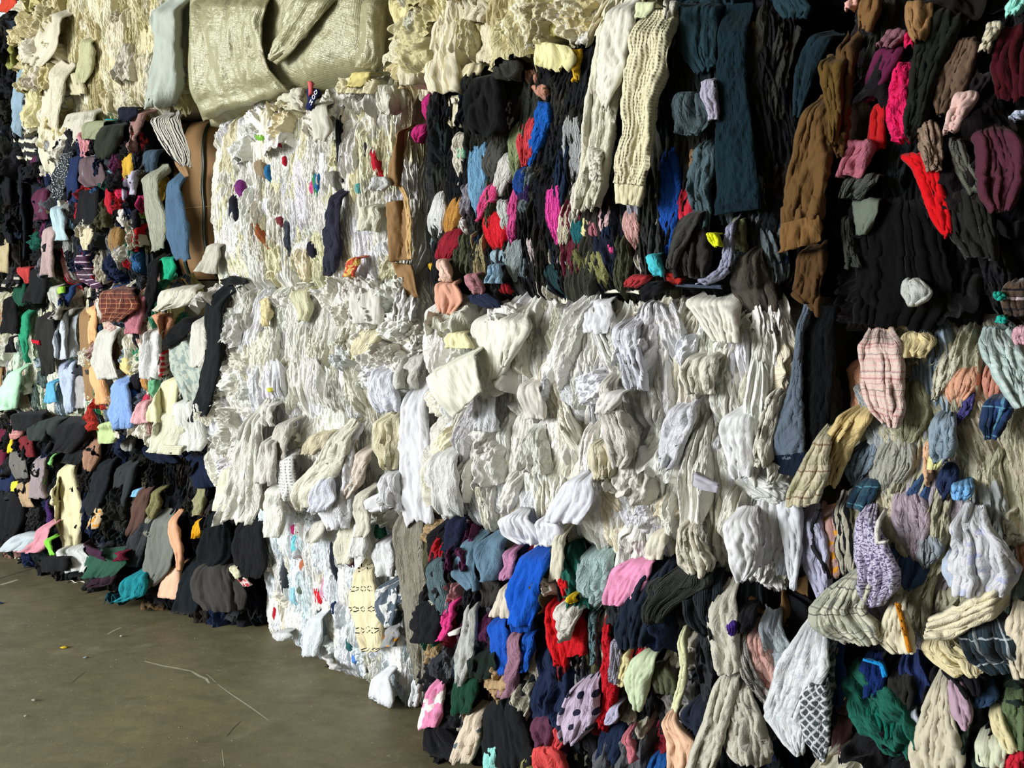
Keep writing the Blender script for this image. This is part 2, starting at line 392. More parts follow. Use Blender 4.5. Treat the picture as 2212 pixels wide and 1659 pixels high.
BALES = {}
class Bale:
    def __init__(self, key, name, label, s0, s1, z0, z1, o0=0.0, o1=None, r=0.11, bulge=0.05, depth=0.75, straps=(), cat='bale', group='pressed clothing bales in the stacked row'):
        o1 = o0 if o1 is None else o1
        self.key = key
        A, B = row(s0, o0, z0), row(s1, o1, z0)
        self.P0 = A; self.W = float(np.linalg.norm(B - A)); self.H = z1 - z0; self.D = depth
        self.eu = (B - A) / self.W; self.n = np.array([self.eu[1], -self.eu[0], 0.0])
        if self.n @ (CAMP - A) < 0: self.n = -self.n
        self.r, self.bulge, self.straps = r, bulge, straps
        self.seed = (sum(ord(c) * (i + 3) for i, c in enumerate(key)) * 13) % 9973
        mid = (A + B) / 2
        self.base = np.array([mid[0], mid[1], z0])
        e = link(name, None, label=label, cat=cat, group=group); e.location = self.base; e.empty_display_size = .1
        self.root = e
        BALES[key] = self
    def off(self, u, v):
        """how far the bulging front stands out at (u, v), rounded towards the edges"""
        u = np.asarray(u, float); v = np.asarray(v, float); r = self.r
        a = np.clip(u / self.W, 0, 1); c = np.clip(v / self.H, 0, 1)
        o = self.bulge * (np.sin(np.pi * a) * np.sin(np.pi * c)) ** .5
        o = o + 0.03 * perlin(u * 2.6, v * 2.6, self.seed)
        for vs, dep in self.straps: o = o - dep * np.exp(-((v - vs) / .035) ** 2)
        du = np.clip(np.maximum(r - u, u - (self.W - r)), 0, r) ; dv = np.clip(np.maximum(r - v, v - (self.H - r)), 0, r)
        dd = np.clip(np.sqrt(du ** 2 + dv ** 2), 0, r)
        return o - (r - np.sqrt(np.clip(r * r - dd * dd, 0, None)))
    def nrm(self, u, v):
        e = .02
        gu = (self.off(u + e, v) - self.off(u - e, v)) / (2 * e); gv = (self.off(u, v + e) - self.off(u, v - e)) / (2 * e)
        nn = self.n - np.clip(gu, -1.6, 1.6) * self.eu - np.clip(gv, -1.6, 1.6) * np.array([0, 0, 1.])
        return nn / np.linalg.norm(nn)
    def pos(self, u, v, d=0.0):
        u = np.asarray(u, float); v = np.asarray(v, float)
        return self.P0 + u[..., None] * self.eu + v[..., None] * np.array([0, 0, 1.]) + (self.off(u, v) + d)[..., None] * self.n
    def core(self, col, mat='crinkle', amp=.014, fu=16, fv=4.5, inset=0.03):
        """the pressed heap itself: creased front, rounded shoulders, plain back"""
        nu, nv = int(self.W * 95), int(self.H * 70)
        u = np.linspace(0, self.W, nu)[None, :]; v = np.linspace(0, self.H, nv)[:, None]
        u, v = np.broadcast_arrays(u, v)
        wv = .5 * perlin(u * 5, v * 4, self.seed + 3)
        rel = amp * (billow(u * fu + wv, v * fv + wv, self.seed + 1) + .5 * billow(u * fu * 2.3, v * fv * 2.3, self.seed + 2)) - inset
        P = self.pos(u, v) + rel[..., None] * self.n
        # wrap sides back to full depth
        def ring(Pe, dirv, n=6): 
            return [Pe - self.n * self.D * (k / n) ** 1.2 + dirv * .0 for k in range(1, n + 1)]
        top = [P[-1] - self.n * self.D * (k / 5) for k in range(1, 6)]; bot = [P[0] - self.n * self.D * (k / 5) for k in range(5, 0, -1)]
        Pv = np.concatenate([np.stack(bot), P, np.stack(top)], 0)
        lef = [Pv[:, 0] - self.n * np.clip(self.D * k / 5 - np.clip(-(Pv[:, 0] - self.P0) @ self.n, 0, None), 0, None)[:, None] for k in range(5, 0, -1)]
        rig = [Pv[:, -1] - self.n * np.clip(self.D * k / 5 - np.clip(-(Pv[:, -1] - self.P0) @ self.n, 0, None), 0, None)[:, None] for k in range(1, 6)]
        Pa = np.concatenate([np.stack(lef, 1), Pv, np.stack(rig, 1)], 1)
        UV = np.stack([(Pa - self.P0) @ self.eu + .3 * ((Pa - self.P0) @ self.n), Pa[..., 2]], -1)
        me = grid_mesh('pressed_core', Pa - self.base, UV, M[mat])
        o = link('pressed_core', me, self.root); o.color = (*srgb(col), 1)
        return o
    def place(self, u, v, d, kind, fam, col, rot, sc, r, side=None, name='pressed_garment'):
        lst = PROTO[(kind, fam)]; me, w, L = lst[r.integers(len(lst))]
        hl = L * sc[1] * (.36 if kind not in ('flap', 'crumple', 'roll') else .2)
        if 2 * hl < self.H: v = min(max(v, hl), self.H - hl)
        o = bpy.data.objects.new(name, me); COL.objects.link(o); o.parent = self.root
        if side is None:
            nn = self.nrm(u, v); p = self.pos(np.float64(u), np.float64(v), d)
        else:                                              # right-hand flank of the bale, u = depth behind the front
            nn = self.eu; p = self.P0 + self.eu * (self.W - .02 + d) + np.array([0, 0, 1.]) * v - self.n * (u + self.r * .4)
        up = np.array([0, 0, 1.]); yv = up - nn * (up @ nn); yv /= np.linalg.norm(yv); xv = np.cross(yv, nn)
        c, s_ = math.cos(rot), math.sin(rot)
        X = xv * c + yv * s_; Y = -xv * s_ + yv * c
        fx = -1 if r.random() < .5 else 1
        sx, sy, sz = sc
        mt = Matrix(((X[0]*sx*fx, Y[0]*sy, nn[0]*sz, p[0]-self.base[0]), (X[1]*sx*fx, Y[1]*sy, nn[1]*sz, p[1]-self.base[1]), (X[2]*sx*fx, Y[2]*sy, nn[2]*sz, p[2]-self.base[2]), (0,0,0,1)))
        o.matrix_local = mt
        o.color = col
        return o
    def shoulders(self, palette, n, size=.75, fams=('cotton', 'crinkle'), kinds=('crumple', 'roll', 'flap', 'spindle')):
        r = np.random.default_rng(self.seed + 5)
        pc = [p[0] for p in palette]; pw = np.array([p[1] for p in palette], float); pw /= pw.sum()
        for i in range(n):
            e = r.random(); u = r.uniform(.04, self.W - .04); v = r.uniform(.02, .09) if e < .4 else self.H - r.uniform(.015, .08)
            k = kinds[r.integers(len(kinds))]; q = size * r.uniform(.7, 1.1)
            self.place(u, v, r.uniform(-.01, .015), k, fams[r.integers(len(fams))], jitter(pc[r.choice(len(pc), p=pw)], .12, r), r.normal(0, .9) if k != 'flap' else r.normal(0, .2), (q, q * .8, q * .9), r)
    def fill(self, count, kinds, palette, fams=None, tilt=.18, size=1.0, jit=.12, u0=0.0, u1=1.0, v0=0.0, v1=1.0, drange=(0, .03), lean=None, flank=0):
        r = np.random.default_rng(self.seed + int(count))
        kk = list(kinds); kw = np.array([kinds[k] for k in kk], float); kw /= kw.sum()
        pc = [p[0] for p in palette]; pw = np.array([p[1] for p in palette], float); pw /= pw.sum()
        fams = fams or {'cotton': .5, 'crinkle': .5}
        fk = list(fams); fw = np.array([fams[k] for k in fk], float); fw /= fw.sum()
        W, H = self.W * (u1 - u0), self.H * (v1 - v0)
        q0, q1 = r.uniform(0, 1, 2)
        for i in range(count):                              # low-discrepancy spots: even cover without rows
            a_, c_ = (q0 + i * .7548776662) % 1, (q1 + i * .5698402910) % 1
            u = self.W * u0 + a_ * W + r.normal(0, .01); v = self.H * v0 + c_ * H + r.normal(0, .02)
            k = kk[r.choice(len(kk), p=kw)]; mg = {'rib': .14, 'pleat': .11, 'spindle': .10, 'flap': .07}.get(k, .06) * size
            u = min(max(u, .025), self.W - .03); v = min(max(v, mg), self.H - mg * .8)
            rot = r.normal(0, tilt) if k != 'crumple' else r.uniform(-3.1, 3.1)
            if lean: rot += lean(u / self.W, v / self.H)
            q = size * r.uniform(.75, 1.25)
            self.place(u, v, r.uniform(*drange), k, fk[r.choice(len(fk), p=fw)], jitter(pc[r.choice(len(pc), p=pw)], jit, r),
                       rot, (q * r.uniform(.85, 1.2), q * r.uniform(.85, 1.2), q), r)
        for i in range(flank):
            k = kk[r.choice(len(kk), p=kw)]; q = size * r.uniform(.8, 1.2)
            self.place(r.uniform(0, .4), r.uniform(.06, self.H - .06), r.uniform(-.01, .02), k, fk[r.choice(len(fk), p=fw)], jitter(pc[r.choice(len(pc), p=pw)], jit, r), r.normal(0, tilt), (q, q, q), r, side='right')

WHITES = [('e2e1da',6),('dbdad2',4),('dad7c9',3),('e2e2e6',2),('d4d4d6',1.2),('e0dccb',2.2),('d8d0b8',.9),('c9c7be',1)]
CREAMS = [('cbc3a0',4),('c2b98f',3),('d3cdb2',4),('bbb084',2),('c9c5b4',2),('b0a57c',1),('d6cd9a',1)]
BLUEWH = [('e6eaec',5),('dde4e8',4),('d0dde2',2),('ecebe6',3),('e0dccb',1.5),('c7d6da',1)]
FLECK = [('1f2029',1),('b3202a',1),('2a3a6a',.6),('1d5f63',.5),('7a2a6a',.4),('c77b35',.3),('3d7a35',.3),('5b5d60',.8),('d65a8a',.3)]
DARKS = [('17171a',6),('1e1f22',5),('23241f',3),('2b2a28',3),('15171f',3),('2f2f30',2),('1c2626',1.5),('2a2622',1.5)]
MIX = [('1a1a1d',4),('26282c',2),('1d2742',1.6),('54565a',1),('b9b4a4',1.2),('7a1f2a',.8),('b02430',.6),('2f5a86',.7),('7ba0b5',.6),('4b4a36',.8),('a98f6a',.6),('c88a8f',.5),('d8d4c6',1),('5a2a4a',.5),('1f5a4c',.4),('c9a94a',.25),('8a8a88',.8)]
LIGHTMIX = [('d2cfbf',3),('bcc6b4',1.5),('c9a8a0',.8),('9fb2c4',1),('e0dccb',2),('5e6b78',.8),('2a2c30',.8),('b0392f',.4),('3f8a6a',.5),('d9b38a',.6),('3b63b0',.4),('8a6a50',.4),('cfc489',.5)]
PASTEL = [('a9a68e',3),('b3ad97',2.5),('9aa0a0',2),('b9b09a',1.5),('a9a0a8',1.2),('c2bda6',1.5),('8b9aa8',1),('a88f7a',.6),('7d8b86',.8),('3a5078',.3),('c58f74',.5),('c9b98c',.8)]
BLACKV = [('0c0b0c',6),('121012',4),('0a0a0d',4),('161311',2),('1a1416',1.5)]
RED_BR = [('151214',5),('2a1d14',1.5),('3a1220',1),('60101c',.6),('2b2b24',1.4),('181a1c',2),('3f2c1c',.9)]

def bale(key, name, label, s0, s1, z0, z1, core, **kw):
    fill = kw.pop('fill', []); cm = kw.pop('cm', 'crinkle'); ca = kw.pop('ca', .014); cfu = kw.pop('cfu', 16)
    b = Bale(key, name, label, s0, s1, z0, z1, **kw)
    b.core(core, cm, ca, cfu)
    for f in fill: b.fill(**f)
    b.shoulders(fill[0]['palette'], 30)
    return b

WK = {'rib': 3, 'pleat': 4, 'spindle': 1.5, 'crumple': .7, 'flap': .8}
# --- far left stack (A) ---
bale('A4', 'clothing_bale', 'cream white clothing bale at the top left with a pale sheet at its right', -3.27, -1.66, 2.70, 3.62, 'b9b08e', cfu=34,
     fill=[dict(count=190, kinds={'rib': 6, 'pleat': 1.5, 'crumple': .3, 'flap': .2}, palette=CREAMS, tilt=.08, size=.85, drange=(-.01, .015)),
           dict(count=40, kinds={'crumple': 2, 'flap': 2, 'pleat': 1}, palette=CREAMS, u1=.35, size=1.1, drange=(.01,.05))])
bale('A3', 'clothing_bale', 'multicoloured clothing bale with dark and red garments beside the brown cardboard box', -3.25, -1.98, 1.84, 2.68, '15151a',
     fill=[dict(count=210, kinds={'pleat': 3, 'spindle': 3, 'flap': 1.5, 'crumple': 1, 'roll': 1}, palette=MIX, size=.85, drange=(0, .05), flank=10)])
bale('A2', 'clothing_bale', 'pale multicoloured clothing bale under the red plaid shirt, right of the cardboard strip', -2.70, -1.72, 1.00, 1.83, '8a877a',
     fill=[dict(count=180, kinds={'pleat': 3, 'spindle': 3, 'flap': 1, 'crumple': 1, 'rib': 1}, palette=LIGHTMIX, size=.85, drange=(0, .04), flank=10)])
bale('A2L', 'clothing_bale', 'pale striped-looking clothing bale at the far left edge above the mint green cloth', -4.02, -2.82, 1.02, 1.83, '9a9a88', o0=-.03, cfu=34,
     fill=[dict(count=150, kinds={'rib': 4, 'pleat': 2, 'flap': .5}, palette=[('d2d2c2',5),('b9cbb4',2),('c9c7ad',3),('7c9c86',.8),('5a6a66',.8),('d8b9a6',.5),('2b2e30',1),('a8b8c4',1)], tilt=.06, size=.8)])
bale('A1', 'clothing_bale', 'dark clothing bale on the floor behind the grey and peach hanging cloths', -3.0, -1.5, 0.0, .98, '0d0d0f', o0=-.06, o1=-.26, bulge=.04,
     fill=[dict(count=200, kinds={'pleat': 3, 'flap': 3, 'spindle': 1, 'crumple': 1}, palette=DARKS+[('3a3c44',1),('5a5444',.8),('1c2740',1.4),('8d8a7c',.5)], size=1.0, drange=(0, .06))])
bale('A1L', 'clothing_bale', 'dark multicoloured clothing bale on the floor at the far left edge', -4.45, -3.05, 0.0, 1.0, '0d0d0f', o0=-.03,
     fill=[dict(count=180, kinds={'pleat': 3, 'flap': 3, 'spindle': 1, 'crumple': 1.4}, palette=DARKS+[('1f2a4a',2),('6a1f2c',1),('8d8a80',1.2),('b9b29a',.6),('8a6a60',.5)], size=.95, drange=(0, .06))])
bale('L4', 'clothing_bale', 'dark clothing bale in the top left corner with striped knitwear hanging out', -4.75, -3.36, 2.70, 3.55, '0e0e10',
     fill=[dict(count=120, kinds={'pleat': 3, 'flap': 2, 'spindle': 1}, palette=DARKS+[('24323c',2),('5a6070',.6),('6a7a3a',.4)], size=1.0, drange=(0, .05))])
bale('L3', 'clothing_bale', 'black clothing bale at the left edge below the striped knitwear', -4.75, -3.34, 1.85, 2.69, '0b0b0d',
     fill=[dict(count=120, kinds={'pleat': 3, 'flap': 2, 'rib': 1}, palette=DARKS+[('1a2230',3)], tilt=.1, size=1.1, drange=(0, .05))])
# --- second stack (B) ---
bale('B1', 'clothing_bale', 'white clothing bale flecked with colour, right below the silver wrapped bale', -1.46, -.13, 1.77, 2.56, 'bcb8a4', o0=-.02, o1=-.06, cfu=34, r=.13,
     fill=[dict(count=210, kinds={'rib': 7, 'pleat': 1.2, 'spindle': .4}, palette=WHITES+[('d6d2b2',5),('cdc9a8',3)], tilt=.07, size=.85, drange=(-.012, .012), flank=10),
           dict(count=18, kinds={'crumple': 2, 'flap': 1.5, 'pleat': 1}, palette=WHITES+[('d6cfae',3)], u0=.25, v0=.8, size=.85, drange=(.0, .03))])
bale('B2', 'clothing_bale', 'white clothing bale between the long black sleeve and the large white bale', -1.45, -.10, .80, 1.77, 'bdbbb2', o0=.02, o1=-.06, cfu=34, straps=((.42, .03),),
     fill=[dict(count=188, kinds={'rib': 6, 'pleat': 2, 'spindle': .6, 'crumple': .3}, palette=WHITES, tilt=.09, size=.9, drange=(-.01, .015), flank=8),
           dict(count=36, kinds={'crumple': 3, 'pleat': 1}, palette=WHITES, u0=.72, v0=.55, size=.95, drange=(.0, .05)),
           dict(count=36, kinds={'crumple': 3, 'flap': 1, 'pleat': 1}, palette=WHITES, u1=.28, size=.8, drange=(.0, .05))])
bale('B3', 'clothing_bale', 'bluish white clothing bale flecked with colour, standing on the floor', -1.44, -.20, 0.0, .80, 'b5bab9', o0=-.27, o1=-.12, cfu=30, r=.07, bulge=.03,
     fill=[dict(count=240, kinds={'rib': 5, 'pleat': 3, 'spindle': 1, 'crumple': .4}, palette=BLUEWH, tilt=.12, size=.8, drange=(-.01, .02), flank=12)])
# --- third stack (C) ---
bale('C0', 'clothing_bale', 'cream clothing bale at the top centre, above the dark bale with bright patches', -.12, .93, 2.48, 3.35, 'b7ab84', r=.09,
     fill=[dict(count=170, kinds={'pleat': 3, 'crumple': 3, 'flap': 2.5, 'roll': .6}, palette=CREAMS, tilt=.3, size=1.05, drange=(0, .07))])
bale('C1', 'clothing_bale', 'black clothing bale with bright pink, red and blue patches, above the large white bale', 0.0, 1.30, 1.68, 2.47, '0f1010', r=.10, bulge=.04,
     fill=[dict(count=178, kinds={'pleat': 3, 'rib': 3.5, 'spindle': 3}, palette=DARKS+[('34342c',4),('2a2b26',4)], tilt=.16, size=1.0, jit=.2, drange=(-.005, .025), flank=8, fams={'crinkle': 3, 'cotton': 1, 'fleece': 1}),
           dict(count=38, kinds={'spindle': 4, 'pleat': 1}, palette=[('8c9494',2),('4c4f3c',2),('c9c4b8',1.5),('1c2a40',2),('8a8790',1),('5c2030',.8),('9c8f6a',.6),('6e7a80',2)], v1=.5, size=.9, drange=(.01, .03))])
bale('C2', 'clothing_bale', 'large white clothing bale in the centre with loose shirts hanging from it', 0.0, 1.34, .87, 1.68, 'aeaca2', cfu=24, r=.12, bulge=.06, straps=((.43, .035),),
     fill=[dict(count=206, kinds={'pleat': 4, 'rib': 5, 'spindle': 3, 'crumple': .25, 'flap': .3}, palette=WHITES, tilt=.14, size=.88, drange=(-.005, .02), flank=4),
           dict(count=60, kinds={'spindle': 3, 'pleat': 2, 'flap': 1, 'crumple': .5, 'roll': 1}, palette=WHITES, tilt=.3, size=.95, drange=(.02, .05))])
bale('C3', 'clothing_bale', 'dark multicoloured clothing bale on the floor under the large white bale', 0.0, 1.32, 0.0, .87, '0e0f11', o0=.02, r=.09,
     fill=[dict(count=230, kinds={'pleat': 4, 'spindle': 3, 'flap': 1.6, 'roll': 1, 'crumple': .6}, palette=MIX+[('1a1a1d',6),('23272c',3),('31343a',2)], tilt=.22, size=1.0, drange=(0, .045), fams={'crinkle': 3, 'cotton': 2, 'fleece': 2}, flank=14)])
# --- right stack (D) ---
bale('CD0', 'clothing_bale', 'dark teal denim bale at the top, above the dark gap', .98, 2.25, 2.46, 3.3, '10181c', r=.09,
     fill=[dict(count=100, kinds={'pleat': 2, 'crumple': 3, 'roll': 1.5}, palette=[('1e3038',3),('223a44',3),('16262e',2),('2b4650',1)], tilt=.6, size=1.1, drange=(0, .06), fams={'fleece': 1, 'cotton': 1})])
bale('D1', 'clothing_bale', 'black velvety clothing bale with red garments at the upper right', 1.47, 2.85, 1.60, 2.45, '070607', r=.10, depth=.7,
     fill=[dict(count=130, kinds={'pleat': 3, 'flap': 2, 'crumple': 1, 'spindle': 1}, palette=BLACKV, tilt=.3, size=1.1, drange=(0, .03), fams={'fleece': 1, 'cotton': 1}),
           dict(count=40, kinds={'pleat': 3, 'spindle': 2}, palette=RED_BR, tilt=.25, size=1.1, v0=.45, drange=(.02, .05))])
bale('D2', 'clothing_bale', 'pastel flannel clothing bale with plaid shirts at the right edge', 1.48, 2.85, .80, 1.60, '6f6d60', r=.12, bulge=.06,
     fill=[dict(count=230, kinds={'rib': 3, 'pleat': 5, 'spindle': 2, 'crumple': .3}, palette=PASTEL, tilt=.25, size=.95, drange=(-.005, .025), fams={'crinkle': 3, 'fleece': 1}, lean=lambda a, c: -.35 * (0.5 - c))])
bale('D3', 'clothing_bale', 'dark clothing bale on the floor in the bottom right corner', 1.46, 2.85, 0.0, .80, '0b0b0c', o0=0, r=.09,
     fill=[dict(count=170, kinds={'pleat': 3, 'spindle': 2, 'flap': 2, 'crumple': 1.2, 'roll': 1}, palette=[('141416',6),('1f2a24',1),('b8b3a0',1.4),('c4bfae',1),('7a6068',.8),('24305a',.8),('1f5a4c',.7),('4a4a3c',1),('5c5058',1)], tilt=.3, size=1.1, drange=(0, .05), fams={'fleece': 1, 'cotton': 2})])
# ------------------------------------------------------------------ single garments, laid out on the bale they hang from or on the floor
class FloorSurf:
    P0 = np.zeros(3); eu = np.array([1., 0, 0]); ev = np.array([0, 1., 0]); n = np.array([0, 0, 1.])
    def off(self, u, v): return np.zeros(np.shape(u))
FLOOR = FloorSurf()
def catmull(K, m):
    """K (k, d) control rows -> (m, d), evenly by chord length"""
    K = np.asarray(K, float); k = len(K)
    if k == 2: 
        t = np.linspace(0, 1, m)[:, None]; return K[0] * (1 - t) + K[1] * t
    c = (K[:, :2] + K[:, 2:]) / 2
    d = np.concatenate([[0], np.cumsum(np.maximum(np.linalg.norm(np.diff(c, axis=0), axis=1), 1e-3))]); d /= d[-1]
    out = []
    E = np.vstack([2 * K[0] - K[1], K, 2 * K[-1] - K[-2]])
    for x in np.linspace(0, 1, m):
        i = min(np.searchsorted(d, x, side='right') - 1, k - 2); i = max(i, 0)
        f = (x - d[i]) / (d[i + 1] - d[i])
        p0, p1, p2, p3 = E[i], E[i + 1], E[i + 2], E[i + 3]
        out.append(.5 * (2 * p1 + (p2 - p0) * f + (2 * p0 - 5 * p1 + 4 * p2 - p3) * f * f + (3 * p1 - p0 - 3 * p2 + p3) * f ** 3))
    return np.array(out)

def drape_points(surf, rungs, d, nf, amp, seed, m=None, n=None, lift=0.0, flo=-.03, rag=.05, curl=1.0, hem=.03, crush=.6, grow=.4, zig=0.0, pinch=.22, taper=False, tuck=1.0, flat=1.0):
    K = [(r[0] - r[2] / 2, r[1], r[0] + r[2] / 2, r[1]) if len(r) == 3 else r for r in rungs]
    K = np.array(K, float)
    if taper: mid = (K[:, :2] + K[:, 2:]) / 2; K[:, :2] = mid + (K[:, :2] - mid) * 1.2; K[:, 2:] = mid + (K[:, 2:] - mid) * 1.2; K[0] += (K[0] - K[1]) * .25; K[-1] += (K[-1] - K[-2]) * .25
    wpx = np.linalg.norm(K[:, :2] - K[:, 2:], axis=1).max(); cc = (K[:, :2] + K[:, 2:]) / 2
    lpx = np.linalg.norm(np.diff(cc, axis=0), axis=1).sum()
    m = m or int(np.clip(lpx / 4.5, 14, 110)); n = n or int(np.clip(wpx / 3.2, 12, 56))
    R = catmull(K, m)
    cc0 = np.concatenate([[0], np.cumsum(np.maximum(np.linalg.norm(np.diff(cc, axis=0), axis=1), 1e-3))]); cc0 /= cc0[-1]
    lin = np.stack([np.interp(np.linspace(0, 1, m), cc0, K[:, j]) for j in range(4)], 1)
    R = .45 * R + .55 * lin
    rr_g = np.random.default_rng(seed)
    def knots(x, k):                                         # angular random outline
        xs = np.sort(np.concatenate([[0, 1], rr_g.uniform(0, 1, max(int(k), 1))])); return np.interp(x, xs, rr_g.uniform(-1, 1, len(xs)))
    t = np.linspace(0, 1, m)[:, None]; s = np.linspace(0, 1, n)[None, :]
    T, S = np.broadcast_arrays(t, s); sc = S * 2 - 1
    L, Rr = R[:, None, :2], R[:, None, 2:]
    # ragged, soft edges: loose curves plus small nicks, wavy hem, gathered top
    edge = lambda k: rag * (.9 * knots(t, lpx / 45) + .5 * perlin(t * lpx / 18 + 5 * k, t * 0 + 7.5, seed + k + 40))
    e1, e2 = edge(0), edge(1)
    ss = S * (1 + e1 + e2) - e1
    gat = 1 - pinch * (1 - sstep(T / .22))
    if taper: gat = gat * (.10 + .90 * np.sin(np.pi * (.05 + .9 * T)) ** .75)
    ss = .5 + (ss - .5) * gat
    XY = L * (1 - ss[..., None]) + Rr * ss[..., None]
    hp = .8 * knots(S, max(nf * 1.2, 3)) + .35 * perlin(S * max(nf, 2) * 2.1, T * 0 + 4.2, seed + 22)
    hpx = min(hem * lpx * 1.6, 14)
    he = hpx * hp * sstep((T - .45) / .55) + hpx * knots(S, 3) * (1 - sstep(T / .4))
    XY = XY + np.stack([he * 0, he], -1)
    # real cloth size there
    def lay(XY, extra):
        rr = ray(XY[..., 0], XY[..., 1]); off = np.full(XY.shape[:2], d) + extra
        for _ in range(5):
            den = rr @ surf.n; k = ((surf.P0 - CAMP) @ surf.n + off) / den
            P = CAMP + rr * k[..., None]
            q = P - surf.P0; u = q @ surf.eu
            v = q @ getattr(surf, 'ev', np.array([0, 0, 1.]))
            off = np.maximum(surf.off(u, v), flo) + d + extra
        return P
    P = lay(XY, lift * T)
    wm = max(np.linalg.norm(P[m // 2, -1] - P[m // 2, 0]), .01); lm = np.linalg.norm(np.diff(P[:, n // 2], axis=0), axis=1).sum()
    asp = lm / wm
    warp = .55 * perlin(sc * 1.1, T * asp * .55, seed + 3) + .16 * perlin(sc * 2.6, T * asp * 1.3, seed + 4)
    scu = sc + .5 * perlin(sc * 1.25 + seed * .37, T * .25, seed + 31)          # uneven fold widths
    ph = scu * nf / 2 + warp + zig * np.sin(T * 7)
    rg = np.abs(np.sin(np.pi * ph + seed)) ** .85
    rg = rg * (.08 + 1.15 * np.clip(.5 + 1.3 * perlin(scu * nf * .5 + .37, T * 1.5 * asp ** .5, seed + 5), 0, 1))
    rg = rg + .38 * np.abs(np.sin(np.pi * (ph * 2.37 + .5 * warp) + seed * 1.7)) * np.clip(.5 + 1.3 * perlin(sc * 2, T * 2.2 * asp ** .5, seed + 15), 0, 1)
    es = sstep((1 - np.abs(sc)) * 7.0)
    w2 = .5 * perlin(sc * 1.4, T * asp * 1.6, seed + 16)
    # slanting tension creases, long and thin, plus a little crumple
    sl = 1.1 * (1 if seed % 3 else -1)
    cr = .8 * np.abs(perlin(sc * 1.6 + sl * T * asp * .7 + warp, T * asp * .55 + w2, seed + 6)) + .55 * np.abs(perlin(sc * 3.6 - sl * T * asp * .9, T * asp * .9 + warp, seed + 7)) + .22 * np.abs(perlin(sc * 7 + w2, T * asp * 3.2 - w2, seed + 17))
    cz = lambda a, b_, k: np.clip(1 - 4.5 * np.abs(perlin(a, b_, seed + k)), 0, 1) ** 1.5
    crease = cz(sc * .9 + .8 * sl * T * asp, T * asp * .5, 51) + .8 * cz(sc * 1.6 - sl * T * asp * .8 + w2, T * asp * .9, 52) + .5 * cz(sc * 3.1, T * asp * 2.3 + w2, 53)
    dome = .10 * np.sqrt(np.clip(1 - sc ** 2, 0, 1))
    h = amp * 1.15 * (flat * (1 - grow + grow * 1.5 * T) * rg + crush * cr + dome) + min(.0045, wm * .05) * crease
    top = sstep(T * 5)
    back = min(d * .6, .014) * curl
    ew = .5 + perlin(sc * 0 + np.sign(sc) * 3.3, T * asp * 1.4, seed + 18)          # edge turns under in places, stands free in others
    z = h * (.7 + .3 * es) * (1 - tuck * .7 * (1 - top)) - back * (1 - es) * np.clip(ew, 0, 1) - tuck * min(d, .06) * (1 - top) + amp * .7 * sstep((T - .75) / .25) * perlin(sc * nf * .6, T * 0 + 5.1, seed + 8)
    if taper: z = z - .02 * (1 - sstep(T * 3) * sstep((1 - T) * 3)) - .015 * (1 - es)
    P = P + z[..., None] * surf.n
    side = P[:, -1:] - P[:, :1]; side = side / np.maximum(np.linalg.norm(side, axis=-1, keepdims=True), 1e-6)
    P = P + side * (.25 * (h - h.mean()) * es * (1 if seed % 2 else -1))[..., None]
    UV = np.stack([S * wm, T * lm], -1)
    return P, UV

HSEED = [500]; ORG = {}
DADD = {'A3': .02, 'A2': .01, 'B1': .028, 'C2': .035, 'B2': .012, 'B3': .012, 'C1': .012, 'D2': .02, 'A4': .015, 'D1': .03, 'D3': .02, 'C3': .02, 'A1': .01, 'A1L': .01, 'A2L': .01}
def H(key, name, label, rungs, col, mat='cotton', d=.05, nf=3, amp=.016, cat='clothing', part=False, parent=None, thick=.004, group=None, **kw):
    HSEED[0] += 1
    surf = FLOOR if key == 'floor' else BALES[key]
    if parent is not None: kw.setdefault('tuck', .0)
    if mat in ('smooth', 'denim', 'velvet', 'fleece') and key != 'floor': amp = amp * .8
    if mat in ('smooth', 'denim', 'diamond', 'diamond_back'): kw.setdefault('flat', .6)
    if mat in ('denim', 'velvet'): kw.setdefault('crush', .12)
    if nf >= 2 and key != 'floor': nf, amp = nf * 1.45, amp * .8
    d = d + (DADD.get(key, 0) if not (part and name == 'pressed_scrap') else 0)
    if part and name.startswith('pressed'): kw.setdefault('taper', True)
    P, UV = drape_points(surf, rungs, d, nf, amp, HSEED[0], **kw)
    if key == 'floor': P[..., 2] = np.maximum(P[..., 2], .004)
    else: P[..., 2] = np.maximum(P[..., 2], .006)
    if parent is not None: org = ORG[parent.name]
    elif part: org = BALES[key].base
    else: org = np.array([P[..., 0].mean(), P[..., 1].mean(), P[..., 2].min()])
    me = grid_mesh(name, P - org, UV, M[mat])
    if parent is not None: o = link(name, me, parent, label=label)
    elif part: o = link(name, me, BALES[key].root, label=label)
    else:
        o = link(name, me, None, label=label, cat=cat, group=group); o.location = org
        ORG[o.name] = org
    cl = srgb(col)
    if min(cl) > .42: cl = [x * .86 for x in cl]          # shade put into pale colours, to match the self-shadowed pressed pieces
    o.color = (*cl, 1)
    if thick:
        md = o.modifiers.new('cloth_thickness', 'SOLIDIFY'); md.thickness = thick; md.offset = -1
    return o
M['thin_stripe'] = fabric('pinstripe_jersey', .35, 800, pattern=P_stripes('x', [(.011, .45, 0, '17171a')]))
M['band_stripe'] = fabric('banded_knit', .35, 120, pattern=P_stripes('y', [(.052, .62, 0, '141416'), (.052, .12, .02, '8a8a88')]))
M['plum_stripe'] = fabric('plum_striped_knit', .35, 300, pattern=P_stripes('y', [(.05, .16, 0, 'cbb9c4'), (.05, .1, .021, '17141a')]))
